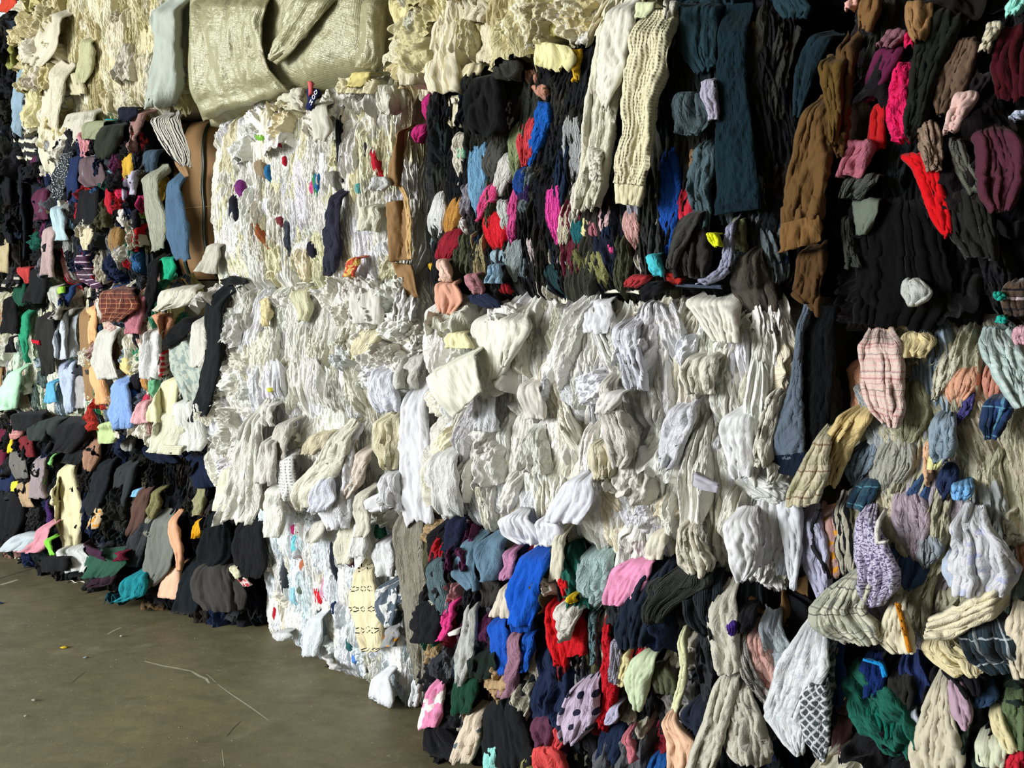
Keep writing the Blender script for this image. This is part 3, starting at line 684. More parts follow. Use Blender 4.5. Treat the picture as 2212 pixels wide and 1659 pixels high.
M['red_stripe'] = fabric('pink_striped_cotton', .45, 700, pattern=P_stripes('y', [(.045, .10, 0, 'b08482'), (.045, .06, .015, '94827e'), (.013, .22, 0, 'cba8a2'), (.031, .1, .007, 'b89490')]))
M['rib_cream'] = fabric('ribbed_cream_knit', .2, 700, pattern=P_stripes('x', [(.014, .3, 0, 'aaa07c')]))
M['rust_plaid'] = fabric('rust_plaid_flannel', .5, 600, pattern=P_plaid(.045, [(.35, 0, '3f1a16', .6), (.05, .01, 'd0a878', .7)]))
M['grey_plaid'] = fabric('pale_plaid_flannel', .45, 600, pattern=P_plaid(.075, [(.30, 0, '7f8478', .5), (.05, .03, '24292e', .7), (.05, .048, '24292e', .5)]))
M['green_plaid'] = fabric('green_plaid_flannel', .45, 600, pattern=P_plaid(.07, [(.28, 0, '8f8c6c', .45), (.06, .03, '6a4a36', .7), (.05, .05, '7a7a58', .5)]))
M['dark_plaid'] = fabric('dark_plaid_flannel', .45, 600, pattern=P_plaid(.065, [(.35, 0, '0e1418', .6), (.06, .03, 'b8c0c4', .6)]))
M['blue_plaid'] = fabric('blue_plaid_flannel', .45, 600, pattern=P_plaid(.06, [(.35, 0, '12263c', .6), (.06, .03, '5f93a8', .6)]))
M['gingham'] = fabric('pale_gingham', .45, 600, pattern=P_plaid(.016, [(.5, 0, '93aaa6', .45)]))
M['floral'] = fabric('lavender_floral_print', .5, 700, pattern=P_mottle(210, .53, '5a5270'))
M['speckle'] = fabric('speckled_print', .5, 700, pattern=P_mottle(110, .60, 'b9c4c8'))
M['sage_print'] = fabric('sage_mottled_print', .3, 900, pattern=P_mottle(26, .53, '6f8480', .7))
M['white_print'] = fabric('white_faint_print', .5, 700, pattern=P_mottle(30, .6, 'a9aecb', .8))
M['dots'] = fabric('lavender_dotted_jersey', .5, 800, pattern=P_spots(17, .22, '1a1c34', .25))
M['stars'] = fabric('blue_star_print', .4, 800, pattern=P_spots(24, .13, 'e0d890', .7))
M['diamond'] = fabric('diamond_print_cotton', .3, 800, pattern=P_diamond(.026, '5f6468'))
M['diamond_back'] = fabric('diamond_print_reverse', .35, 800, pattern=P_mottle(55, .56, 'b5b9be'))
M['cross'] = fabric('arrow_print_jersey', .4, 800, pattern=P_cross(.05, '1a1a1a'))
M['camo'] = fabric('slate_camouflage_print', .5, 700, pattern=P_mottle(22, .52, 'd0d2d0'))
M['fruit'] = fabric('red_yellow_print', .5, 700, pattern=P_mottle(38, .5, 'd8b060'))
M['tie_dye'] = fabric('dip_dyed_jersey', .4, 800, pattern=P_mottle(9, .52, 'e2e2d8', .9))
M['bleach'] = fabric('bleached_fleece', .4, 420, pattern=P_mottle(9, .6, '3c5058', .9))
M['lace'] = fabric('eyelet_lace', .3, 800, pattern=P_spots(75, .22, '8a887c', .1))
M['orange_print'] = fabric('grey_orange_print', .4, 800, pattern=P_mottle(26, .58, 'c88a2c'))
M['red_check'] = fabric('red_checked_cotton', .4, 800, pattern=P_plaid(.03, [(.4, 0, 'e0dcd4', .6)]))

def bag_material():
    m = bpy.data.materials.new('woven_silver_poly_sack'); t, b = nt(m)
    uvn = N(t, 'ShaderNodeUVMap'); uv = uvn.outputs[0]
    x, y = uvsplit(t, uv)
    n1 = N(t, 'ShaderNodeTexNoise'); n1.inputs['Scale'].default_value = 5; n1.inputs['Detail'].default_value = 4; t.links.new(uv, n1.inputs['Vector'])
    c = mixc(t, n1.outputs[0], srgb('858060'), srgb('a09b78'))
    t.links.new(c, b.inputs['Base Color'])
    b.inputs['Roughness'].default_value = .38; b.inputs['Specular IOR Level'].default_value = .6; b.inputs['Metallic'].default_value = .12
    # crisp film creases + slit-tape weave
    v = N(t, 'ShaderNodeTexVoronoi', feature='DISTANCE_TO_EDGE'); v.inputs['Scale'].default_value = 7
    nz = N(t, 'ShaderNodeTexNoise'); nz.inputs['Scale'].default_value = 4; nz.inputs['Detail'].default_value = 3; t.links.new(uv, nz.inputs['Vector'])
    mx = N(t, 'ShaderNodeVectorMath', operation='MULTIPLY_ADD'); t.links.new(nz.outputs['Color'], mx.inputs[0]); mx.inputs[1].default_value = (.25, .25, .25); t.links.new(uv, mx.inputs[2])
    t.links.new(mx.outputs[0], v.inputs['Vector'])
    f = N(t, 'ShaderNodeTexNoise'); f.inputs['Scale'].default_value = 16; f.inputs['Detail'].default_value = 5; f.inputs['Distortion'].default_value = .2; t.links.new(uv, f.inputs['Vector'])
    fb = mth(t, 'ABSOLUTE', mth(t, 'SUBTRACT', f.outputs[0], .5))
    hgt = mth(t, 'ADD', mth(t, 'MULTIPLY', mth(t, 'MINIMUM', v.outputs['Distance'], .25), 1.2), fb)
    bm = N(t, 'ShaderNodeBump'); bm.inputs['Strength'].default_value = .45; bm.inputs['Distance'].default_value = .03; t.links.new(hgt, bm.inputs['Height'])
    w1 = N(t, 'ShaderNodeTexWave', bands_direction='X'); w1.inputs['Scale'].default_value = 60; t.links.new(uv, w1.inputs[0])
    w2 = N(t, 'ShaderNodeTexWave', bands_direction='Y'); w2.inputs['Scale'].default_value = 60; t.links.new(uv, w2.inputs[0])
    b2 = N(t, 'ShaderNodeBump'); b2.inputs['Strength'].default_value = .25; b2.inputs['Distance'].default_value = .002
    t.links.new(mth(t, 'ADD', w1.outputs['Fac'], w2.outputs['Fac']), b2.inputs['Height']); t.links.new(bm.outputs[0], b2.inputs['Normal'])
    t.links.new(b2.outputs[0], b.inputs['Normal'])
    return m
M['sack'] = bag_material()
M['card'] = plain('corrugated_cardboard', '7d5d33', .8, 5, .15, .2)
M['card_edge'] = plain('cardboard_torn_edge', 'b3935f', .85, 20, .2, .5)
M['strap'] = plain('green_poly_strap', '1f2f22', .35, 5, .1)
M['print_white'] = plain('white_print', 'e4e4e0', .8)
M['ink'] = plain('black_ink', '2a2018', .9)
M['thread'] = plain('loose_white_thread', 'cfcab8', .9)
M['rope'] = plain('white_cord', 'd6d2c0', .8)
# ================================================================== garments hanging from the left stack
C = 'clothing'
H('L4','cloth','small red-orange cloth in the very top left corner',[(18,-6,30),(22,8,34),(14,28,18)],'b8402c',d=.07)
H('L4','sweater','dark navy sweater bunched at the top left edge',[(22,28,34),(20,70,42),(14,110,40),(10,132,30)],'182530','fleece',d=.06,cat='sweater')
H('L4','sweater','black sweater lump at the top left beside the cream bale',[(62,18,50),(66,50,56),(62,100,46)],'141311','fleece',d=.06,cat='sweater')
H('L4','scarf','olive green scarf hanging in the top left corner',[(42,66,18),(36,100,24),(28,132,28),(34,152,14)],'87894a',d=.08,cat='scarf')
H('L3','knit_sweater','black and cream striped knit sweater hanging at the left edge',[(80,146,46),(68,190,66),(62,240,66),(64,290,66),(66,330,56),(72,352,40)],'c9c2a8','band_stripe',d=.07,nf=4,cat='sweater')
H('L3','sleeve','long pale blue sleeve hanging over the striped knit sweater',[(66,100,30),(58,150,28),(46,200,22),(40,250,20),(38,290,14)],'7f95a4',d=.13,nf=2,cat='sleeve')
H('L3','trousers','black trousers hanging long down the left edge',[(28,330,40),(26,400,46),(30,470,44),(34,520,30)],'121318',d=.07,nf=4,cat='trousers')
H('L3','trousers','dark blue-black trousers hanging left of the plum top',[(64,340,42),(66,420,48),(60,500,46),(62,560,34)],'161a20',d=.07,nf=4,cat='trousers')
H('L3','cloth','dark green cloth strip at the left edge under the olive scarf',[(14,170,22),(12,220,26),(14,270,20)],'2c3426',d=.08)
H('L3','cloth','mottled beige cloth scrap low on the left edge',[(10,500,18),(12,540,26),(12,590,22)],'a89a78',d=.07)
# cream bale at the top left
H('A4','cloth','bunched cream cloth sticking out of the cream bale left side',[(128,16,30),(112,62,46),(100,104,62),(80,142,44)],'cfc8b2',d=.07,nf=4,amp=.022)
H('A4','trouser_leg','long cream trouser leg hanging at the left edge of the cream bale',[(122,126,48),(120,190,40),(114,260,40),(108,320,44),(116,376,24)],'d3ccb4',d=.09,nf=3,cat='trousers')
H('A4','bedsheet','pale blue-grey sheet wrapped down the right side of the cream bale',[(326,-20,412,-20),(326,50,411,50),(334,100,408,100),(322,160,402,165),(310,228,386,234)],'9ca399','smooth',d=.07,nf=2,amp=.02,cat='sheet',flo=-.12)
H('A4','cloth','sage green twisted cloth in the middle of the cream bale',[(186,72,20),(190,110,32),(184,150,30),(182,182,14)],'aaa884',d=.04)
H('A4','cloth','grey-green cloth pressed above the sage twist in the cream bale',[(150,150,30),(160,180,44),(176,205,30)],'c2bb9c',d=.04)
H('A4','shirt','crumpled off-white shirt drooping at the bottom of the cream bale',[(186,232,40),(172,262,62),(160,296,56),(160,322,30)],'c8c3b2',d=.08,nf=4,amp=.024,cat='shirt')
H('A4','shirt','khaki green shirt balled up under the cream bale',[(214,256,36),(208,276,48),(200,304,28)],'898d70',d=.1,nf=3,amp=.022,cat='shirt')
# multicoloured bale
H('A3','shirt','black and white pinstriped jersey hanging beside the cardboard box',[(346,238,46),(358,262,66),(372,292,66),(390,324,56),(406,360,26)],'c8c3b4','thin_stripe',d=.09,nf=4,amp=.02,cat='shirt',flo=-.05)
H('A3','cloth','dark navy bundle on top of the multicoloured bale',[(282,228,26),(280,246,40),(272,262,26)],'171b28',d=.09,nf=3,amp=.02)
H('A3','cloth','dusty rose cloth between navy bundle and pinstriped jersey',[(306,230,26),(298,258,26),(292,292,18),(290,330,12)],'8a6c66',d=.07)
H('A3','sweater','dark green-black sweater folded over the multicoloured bale',[(252,262,34),(240,292,52),(228,322,46),(228,344,26)],'23271d','fleece',d=.09,cat='sweater',amp=.022)
H('A3','shirt','mauve grey shirt spread on the multicoloured bale',[(196,330,26),(200,360,50),(204,388,56),(214,406,20)],'5f4f54',d=.07,nf=3,cat='shirt')
H('A3','shirt','black shirt flecked with white at the left of the multicoloured bale',[(140,316,40),(140,370,40),(134,432,28)],'14181c','speckle',d=.06,cat='shirt')
H('A3','trouser_leg','navy blue trouser leg on the left of the multicoloured bale',[(166,322,34),(156,372,30),(158,436,24)],'1c2a4c','denim',d=.07,nf=3,cat='trousers')
H('A3','top','plum coloured top hanging at the left of the multicoloured bale',[(98,398,16),(88,432,34),(92,476,26)],'54283e',d=.06,cat='shirt')
H('A3','skirt','pleated black skirt in the middle of the multicoloured bale',[(196,396,34),(194,440,46),(192,484,46)],'17171a',d=.06,nf=6,cat='skirt')
H('A3','sleeve','pale blue sleeve hanging low on the multicoloured bale',[(116,438,20),(126,470,28),(136,520,26)],'a5bcc2',d=.07,cat='sleeve')
H('A3','cloth','cream crochet cloth below the pleated black skirt',[(186,486,38),(190,515,30),(192,540,12)],'c8bd9f',d=.06)
H('A3','trouser_leg','pinkish grey trouser leg hanging below the plum top',[(110,478,22),(108,530,24),(108,596,30)],'a8928f',d=.08,nf=3,cat='trousers')
H('A3','denim_sleeve','long faded denim sleeve beside the cardboard box',[(374,368,18),(380,440,36),(386,510,44),(396,566,28)],'48627a','denim',d=.07,nf=3,cat='sleeve',flo=-.04)
H('A3','cloth','bright teal green cloth at the foot of the denim sleeve',[(360,550,22),(366,576,34),(360,604,20)],'1f9c74',d=.07)
H('A3','scarf','plum and white striped scarf curling under the multicoloured bale',[(180,536,22),(180,570,30),(192,600,34),(214,622,26)],'40203a','plum_stripe',d=.08,nf=2,cat='scarf')
H('A3','sock','long black stocking hanging under the teal green cloth',[(338,544,22),(334,590,24),(328,640,22),(318,680,18)],'101012',d=.1,nf=3,cat='sock')
H('A3','shirt','sage grey shirt crumpled on the right of the multicoloured bale',[(330,356,30),(326,380,38),(330,420,30),(342,470,40),(346,540,24)],'9c9e8d','crinkle',d=.06,nf=4,cat='shirt')
for lab,rg,c in (('red pressed garment',[(296,276,16),(298,305,24),(300,338,14)],'b03840'),('mustard lace pressed garment',[(268,304,12),(276,345,24),(278,402,10)],'bd9838'),
    ('crimson and pink pressed garment',[(256,358,16),(262,400,28),(270,444,20)],'bb2648'),('tan pressed garment',[(254,484,16),(250,510,22),(252,548,10)],'8b6d42'),
    ('red pressed cap',[(296,486,12),(290,512,28),(288,536,14)],'a81a22'),('magenta pressed garment',[(308,420,12),(304,452,18)],'a83060'),('pale violet pressed garment',[(286,365,12),(280,410,20),(274,446,10)],'a9a6b8'),
    ('red pressed sock',[(236,405,8),(238,452,12)],'a82030'),('steel blue pressed garment',[(330,325,20),(322,360,20)],'3f5060'),('teal scrap',[(238,258,16),(236,270,14)],'1f9aa0'),
    ('rust pressed garment',[(218,470,14),(216,488,12)],'a85a2a'),('lime green scrap',[(306,458,12),(304,468,10)],'8ac060'),('white pressed garment',[(270,450,20),(266,480,12)],'d8d4cc'),
    ('dark grey pressed garment',[(240,335,26),(238,390,22)],'33363c'),('black pressed garment',[(280,452,28),(284,495,24)],'15151a')):
    H('A3','pressed_garment',lab,rg,c,d=.045,part=True,nf=3,amp=.012)
# pale bale of the second row and what hangs in front of it
H('A2','plaid_shirt','rust red plaid shirt balled up in the left stack',[(256,616,44),(258,640,74),(264,664,78),(246,694,38)],'6e3426','rust_plaid',d=.1,nf=4,amp=.028,cat='shirt')
H('A2','blouse','cream rosette blouse balled up beside the long black sleeve',[(392,614,54),(388,636,76),(374,658,66),(352,674,22)],'d8d3c2',d=.12,nf=4,amp=.03,cat='shirt')
H('A2','cloth','pink cloth next to the rust red plaid shirt',[(304,628,22),(306,650,24),(294,690,30),(290,722,30)],'a86a74',d=.07)
H('A2','cloth','peach terracotta cloth above the black folded cloth',[(338,676,24),(356,690,38),(358,730,14)],'c28a6c',d=.09)
H('A2','trousers','off-white trousers hanging left of the white trousers in the left stack',[(240,700,30),(228,745,38),(228,785,46),(238,818,40)],'cfcec3',d=.08,nf=4,amp=.022,cat='trousers')
H('A2','trousers','white cotton trousers hanging in the middle of the left stack',[(332,698,22),(330,748,38),(326,816,42)],'d8d8d6',d=.09,nf=3,amp=.02,cat='trousers')
H('A2','cloth','black folded cloth lying across the left stack',[(424,682,440,700),(396,690,408,724),(372,716,382,742),(356,738,362,752)],'111113',d=.13,nf=2,amp=.02)
H('A2','curtain','sage mottled curtain hanging beside the long black sleeve',[(380,724,46),(404,750,76),(414,800,76),(426,840,58),(424,866,36)],'b4bbae','sage_print',d=.11,nf=3,amp=.016,cat='curtain')
H('A2','shirt','white shirt hanging just left of the long black sleeve',[(432,680,24),(434,740,40),(430,792,34)],'d4d2c6',d=.13,nf=3,cat='shirt')
H('A2','cloth','pale yellow cloth folded to a point in the left stack',[(376,806,24),(366,840,44),(354,880,56),(346,912,54)],'d2cfa6','smooth',d=.12,nf=1,amp=.012)
H('A2','dress','cream lace-edged dress hanging at the foot of the left stack',[(372,880,44),(366,930,64),(356,978,62)],'d9d8c0',d=.13,nf=5,amp=.02,cat='dress')
H('A2','dress','white pleated dress hanging right of the cream lace-edged dress',[(402,850,56),(410,900,62),(414,950,66),(408,972,50)],'dcdcd4',d=.12,nf=5,amp=.02,cat='dress')
H('A2','blouse','light blue blouse crumpled in the left stack',[(262,810,26),(264,850,42),(266,890,54),(270,926,44)],'7f9ed2',d=.08,nf=4,amp=.024,cat='shirt')
H('A2','cloth','pink cloth bell shape right of the light blue blouse',[(314,862,16),(310,888,28),(306,914,40)],'d8a4a8',d=.09,nf=3)
H('A2','cloth','pale lime green cloth under the light blue blouse',[(232,908,30),(236,930,44),(240,956,26)],'b4c58e',d=.08,nf=3,amp=.022)
H('A2','cloth','peach orange cloth ruffled right of the cardboard strip',[(198,652,16),(202,690,20),(206,740,16)],'e3aa78',d=.06)
H('A2','cloth','peach orange cloth lower right of the cardboard strip',[(206,778,22),(212,815,34),(222,850,28),(226,872,16)],'e3aa78',d=.07)
H('A2','ribbon','red and white printed cloth strip left of the sage mottled curtain',[(352,752,14),(356,790,20),(354,812,14)],'c02434','red_check',d=.08,cat='cloth')
for lab,rg,c in (('royal blue pressed garment',[(284,832,14),(288,870,22),(286,908,16)],'2b5cb8'),('navy pressed garment',[(210,700,16),(216,735,16)],'23384e'),('yellow pressed garment',[(268,770,10),(276,800,14)],'d9c888'),
   ('black pressed garment',[(296,808,18),(292,840,16)],'1a1a20'),('crimson pressed garment',[(320,850,12),(318,890,12)],'b03850'),('tan pressed garment',[(312,815,12),(316,838,10)],'b88850'),('green pressed garment',[(330,820,12),(332,850,10)],'6aa880')):
    H('A2','pressed_garment',lab,rg,c,d=.05,part=True,nf=3,amp=.012)
H('A2L','shirt','pale blue-grey shirt hanging left of the cardboard strip',[(156,664,30),(150,700,46),(146,740,50),(150,775,44)],'bfc6ce',d=.1,nf=3,amp=.02,cat='shirt')
H('A2L','shirt_tail','pale blue shirt tail trailing below the blue-grey shirt',[(142,770,36),(150,820,40),(154,860,30),(160,890,8)],'b3bfd4',d=.07,nf=3,cat='shirt')
_o = H('A2L','shirt','charcoal shirt with red trim hanging in the left stack',[(100,668,34),(100,710,44),(106,760,40),(110,808,22)],'262625',d=.1,nf=3,cat='shirt')
H('A2L','neckline','red neckline trim',[(70,733,88,736),(72,740,90,746)],'b01c2c',d=.12,parent=_o,nf=1,amp=.004,m=8,n=10)
H('A2L','cloth','gathered black cloth hanging at the left edge',[(24,634,26),(24,680,34),(24,722,40)],'111112',d=.1,nf=4)
H('A2L','tassel','long black tie end below the gathered black cloth',[(28,722,10),(28,762,10)],'121213',d=.09,nf=1,cat='cloth')
H('A2L','scarf','emerald green scarf hanging at the left edge',[(50,662,18),(54,700,20),(56,740,14),(62,780,8)],'2b8c66',d=.08,nf=3,cat='scarf')
H('A2L','cloth','mint green cloth hanging at the far left edge',[(38,788,10),(30,820,34),(22,850,44),(16,884,46)],'a9d3b3','smooth',d=.1,nf=3,amp=.02,flo=-.02)
H('A2L','cloth','dark green cloth under the striped cap at the left edge',[(48,598,18),(46,640,24),(50,660,18)],'1d4a38',d=.1)
H('A2L','cap','grey knitted cap with dark bands at the left edge',[(34,588,20),(32,605,26),(28,620,24)],'a5a090','band_stripe',d=.13,nf=1,amp=.02,cat='cap')
H('A2L','cloth','small red and brown cloth above the dark green cloth',[(52,572,28),(56,590,24),(64,612,10)],'a83a38',d=.13)
H('A2L','trousers','black trousers hanging in front of the pale striped-looking bale',[(84,570,34),(82,620,40),(78,655,36)],'171719',d=.14,nf=3,cat='trousers')
H('A2L','cloth','grey cloth with a neon green tag in the left stack',[(116,612,20),(124,640,32),(132,668,26)],'b0b0a4',d=.12,nf=3)
H('A2L','tag','neon green tag on the grey cloth in the left stack',[(124,622,138,616),(126,636,138,632)],'a0dc50',d=.16,nf=1,amp=.004,cat='tag',m=6,n=6)
H('A2L','cloth','navy blue cloth beside the neon green tag',[(152,612,18),(148,636,26),(140,662,16)],'20345c',d=.12)
H('A2L','cloth','dark grey cloth corner above the pale blue-grey shirt',[(140,664,40),(136,678,46),(126,690,24)],'9a9890',d=.13,nf=2)
H('A2L','cloth','sky blue cloth at the foot of the pale striped-looking bale',[(112,820,14),(112,850,22),(116,870,26)],'5fa6cc',d=.07)
H('A2L','cloth','grey cloth draped right of the pale blue shirt tail',[(178,800,18),(176,840,26),(184,880,30)],'9c9a9a',d=.08)
# floor-level dark bales of the left stack
H('A1','trouser_leg','rust brown trouser leg hanging from the floor bale in the left stack',[(208,910,22),(208,940,36),(198,985,34),(192,1014,18)],'97745e',d=.12,nf=3,cat='trousers')
H('A1L','sweater','long cream sweater hanging over the far left floor bale',[(146,984,20),(146,1020,32),(146,1060,50),(148,1100,62),(154,1140,50),(158,1182,34)],'d3caa2','fleece',d=.1,nf=3,amp=.022,cat='sweater')
H('A1L','sleeve','cream sweater sleeve sticking out left of the long cream sweater',[(132,1034,136,1060),(120,1052,128,1082),(106,1066,116,1090)],'d3caa2','fleece',d=.11,nf=1,cat='sleeve')
H('A1L','shirt','mauve grey shirt hanging at the far left floor bale',[(92,978,24),(90,1015,36),(84,1076,40)],'8d8183',d=.09,nf=4,cat='shirt')
H('A1L','sleeve','tan ribbed sleeve below the mauve grey shirt',[(60,1034,20),(52,1062,36),(62,1094,34)],'d0b28c','knit',d=.09,cat='sleeve')
H('A1L','shirt','dusty red striped shirt at the far left edge',[(40,895,28),(40,930,30),(34,948,24)],'a8605c','red_stripe',d=.09,cat='shirt')
H('A1L','cloth','yellow cloth strip at the far left floor bale',[(26,930,14),(24,960,14),(24,978,10)],'d8c030',d=.08)
H('A1L','cloth','wine red cloth at the very left edge of the floor bale',[(8,920,26),(6,970,26),(4,1010,18)],'5c1c30',d=.08)
H('A1L','cloth','brick red cloth beside the grey cloths at the far left',[(58,938,28),(60,965,30),(68,986,14)],'70282c',d=.09)
H('A1L','cloth','navy blue bundle at the far left floor bale',[(26,985,30),(22,1020,34),(14,1060,26)],'1a2544',d=.08)
H('A1L','cloth','grey cloth bundle at the far left floor bale',[(40,965,30),(42,1000,40),(52,1034,26)],'6a6862',d=.09)
H('A1L','trousers','black trousers hanging to the floor at the far left edge',[(24,1050,50),(26,1100,60),(18,1150,50),(10,1168,30)],'141416',d=.09,nf=6,amp=.022,cat='trousers')
H('A1L','cloth','small bright yellow cloth next to the tan ribbed sleeve',[(38,1036,16),(40,1060,20)],'d8d040',d=.08)
H('A1L','cloth','purple cloth left of the long cream sweater',[(114,1070,20),(116,1100,26),(108,1128,14)],'3c2456',d=.08)
H('A1L','scarf','green striped scarf strip left of the long cream sweater',[(112,975,8),(108,1010,12),(100,1046,8)],'7fc070',d=.1,nf=1,cat='scarf')
H('A1L','sweater','black sweater slumped on top of the far left floor bale',[(60,888,70),(60,910,76),(54,930,40)],'111113','fleece',d=.13,nf=3,amp=.03,cat='sweater')
H('A1L','sweater','dark green grey sweater on top of the far left floor bale',[(108,900,60),(98,925,66),(92,950,44)],'2b3330','fleece',d=.13,nf=3,amp=.03,cat='sweater')
H('A1L','sweater','black fleece sweater under the pale blue shirt tail',[(160,905,80),(150,940,80),(130,976,50)],'16161a','fleece',d=.13,nf=4,amp=.03,cat='sweater')
H('A1','sweater','black hooded sweater slumped right of the rust brown trouser leg',[(190,930,40),(176,965,60),(160,1000,40)],'17181a','fleece',d=.11,nf=3,amp=.03,cat='sweater')
H('A1','cloth','beige printed cloth in the left floor bale',[(216,1076,14),(208,1106,36),(202,1142,30)],'c6ad88','orange_print',d=.09,nf=3)
H('A1','cloth','charcoal cloth panel in the middle of the left floor bale',[(276,990,36),(272,1030,44),(262,1075,40),(270,1092,16)],'2c3032','smooth',d=.1,nf=1,amp=.018)
H('A1','jacket','black jacket panel hanging left of the brown trousers',[(236,980,30),(216,1040,40),(196,1100,40),(184,1112,20)],'1a1e22','smooth',d=.1,nf=2,amp=.018,cat='jacket')
H('A1','trousers','brown trousers hanging diagonally in the left floor bale',[(324,1040,24),(308,1085,36),(296,1130,32),(284,1156,12)],'58423a',d=.11,nf=3,cat='trousers')
H('A1','cloth','olive cloth strip right of the brown trousers',[(342,1050,16),(340,1085,20),(332,1120,16)],'78744f',d=.12,nf=1)
H('A1','trousers','dark grey trousers hanging to the floor left of the grey cloth',[(320,1110,34),(304,1160,46),(286,1220,36)],'34373a',d=.11,nf=3,amp=.02,cat='trousers')
H('A1','cloth','folded grey cloth hanging in front of the left floor bale',[(352,1098,22),(350,1140,44),(346,1190,64),(340,1230,62),(326,1266,14)],'6c6f68','smooth',d=.14,nf=1,amp=.014)
H('A1','cloth','peach cloth triangle beside the folded grey cloth',[(372,1104,8),(376,1150,24),(386,1186,18),(390,1232,6)],'d29e7c','smooth',d=.16,nf=1,amp=.01)
H('A1','cloth','peach cloth hanging below the folded grey cloth',[(384,1215,12),(372,1245,40),(364,1290,50)],'dbb094','smooth',d=.12,nf=1,amp=.012)
H('A1','skirt','black-navy skirt hanging left of the long dark garment',[(470,1100,30),(468,1150,62),(462,1200,76),(452,1228,44)],'101519','smooth',d=.13,nf=2,amp=.02,cat='skirt')
H('A1','trouser_leg','black-navy trouser leg reaching the floor',[(430,1205,30),(414,1260,48),(398,1322,60)],'12181d','smooth',d=.13,nf=2,amp=.018,cat='trousers')
H('A1','jacket','dark grey jacket slumped above the floor',[(470,1210,60),(468,1250,110),(474,1290,116),(486,1320,80)],'3b3936','smooth',d=.15,nf=4,amp=.03,cat='jacket')
H('A1','trousers','long dark trousers hanging beside the bluish white bale',[(536,1120,44),(540,1170,64),(548,1220,66),(548,1248,40)],'1c1c1e',d=.12,nf=4,amp=.02,cat='trousers',flo=0)
H('A1','cloth','bright orange-yellow cloth in the left floor bale',[(436,1118,14),(430,1138,22),(426,1160,12)],'e2a422',d=.12)
H('A1','cloth','grey-green cloth scrap above the orange-yellow cloth',[(440,1040,16),(436,1075,20),(430,1112,18)],'8f8c6a',d=.1)
H('A1','sock','red and white patterned sock at the dark jacket',[(516,1236,14),(526,1250,20),(538,1264,14)],'b8303a','red_check',d=.17,nf=1,cat='sock')
H('A1','cloth','pale cream scrap above the patterned sock',[(504,1220,16),(512,1234,18),(518,1246,10)],'d8d4b4',d=.18,nf=1)
H('A1','cloth','grey cylinder-rolled cloth high in the left floor bale',[(288,936,20),(286,958,26),(290,972,20)],'8c8c86',d=.12,nf=1,amp=.03)
H('A1','cloth','bright blue scrap beside the brown trousers',[(300,1055,10),(296,1072,14)],'7fb6dc',d=.09)
H('A1','cloth','navy blue cloth under the cream lace-edged dress',[(330,960,50),(350,985,60),(372,1000,40)],'141c30',d=.1,nf=3,amp=.024)
H('A1','shirt','dark blue shirt pressed under the white pleated dress',[(420,975,40),(440,1010,50),(450,1050,44)],'172036',d=.09,nf=3,amp=.022,cat='shirt')
H('A1','cloth','black cloth hanging right under the white bale corner',[(500,1060,50),(500,1100,60),(490,1130,50)],'121214',d=.1,nf=3,amp=.02,flo=0)
# heap lying on the floor in front of the left stack
H('A1L','cloth','white rags lying on the floor at the far left',[(64,1152,50),(48,1168,66),(26,1190,56)],'c3cdd2',d=.17,nf=4,amp=0.021,flo=0)
H('A1L','cloth','pink cloth spread on the floor at the far left',[(100,1128,20),(92,1160,34),(78,1182,50),(60,1192,60)],'cd8d98',d=.17,nf=3,amp=0.017,flo=0)
H('A1','shirt','white T-shirt lying crumpled on the floor',[(150,1178,50),(166,1204,66),(174,1232,40)],'d0d0cc',d=.17,nf=3,amp=0.035,cat='shirt',flo=0)
H('A1L','cloth','neon green strap lying on the floor heap',[(102,1160,8),(106,1180,8),(118,1198,12)],'7fc848',d=.21,nf=1,amp=0.006,flo=0,cat='strap')
H('A1L','cloth','black lace cloth on the floor beside the white T-shirt',[(122,1200,50),(126,1218,60),(128,1232,40)],'17181a',d=.17,nf=3,amp=0.028,flo=0)
H('A1','scarf','purple scarf trailing over the floor heap',[(172,1170,190,1190),(196,1178,208,1204),(224,1192,236,1212)],'3e2336',d=.21,nf=2,amp=0.021,flo=0,cat='scarf')
H('A1','sweater','dark green sweater lying on the floor',[(232,1188,60),(234,1214,92),(216,1244,64)],'27503f','fleece',d=.17,nf=3,amp=0.035,flo=0,cat='sweater')
H('A1','cloth','teal blue cloth heaped on the floor',[(300,1232,32),(298,1256,54),(292,1284,52),(270,1296,30)],'1f818a',d=.17,nf=3,amp=0.035,flo=0)
H('floor','cloth','dark teal cloth end lying flat on the floor',[(272,1286,40),(256,1302,50),(240,1312,30)],'1c4f58',d=.01,nf=2,amp=.03,flo=0)
H('A1','cloth','dark plum cloth between green sweater and teal cloth',[(232,1240,50),(228,1256,56),(214,1264,30)],'33202c',d=.17,nf=3,amp=0.035,flo=0)
H('floor','cloth','flattened brown cardboard scrap on the floor under the peach cloth',[(340,1280,50),(336,1302,56),(330,1322,50)],'5a452a','smooth',d=.005,nf=1,amp=.012,flo=0,cat='cardboard')
H('floor','trousers','charcoal trouser end lying on the floor below the dark jacket',[(500,1300,80),(520,1330,110),(532,1356,60)],'2c2c2e','smooth',d=.02,nf=3,amp=.06,flo=0,cat='trousers')
H('A1','cloth','crimson cloth behind the dark green sweater on the floor',[(262,1190,24),(268,1208,28)],'6a1c30',d=.17,nf=2,amp=0.028,flo=0)
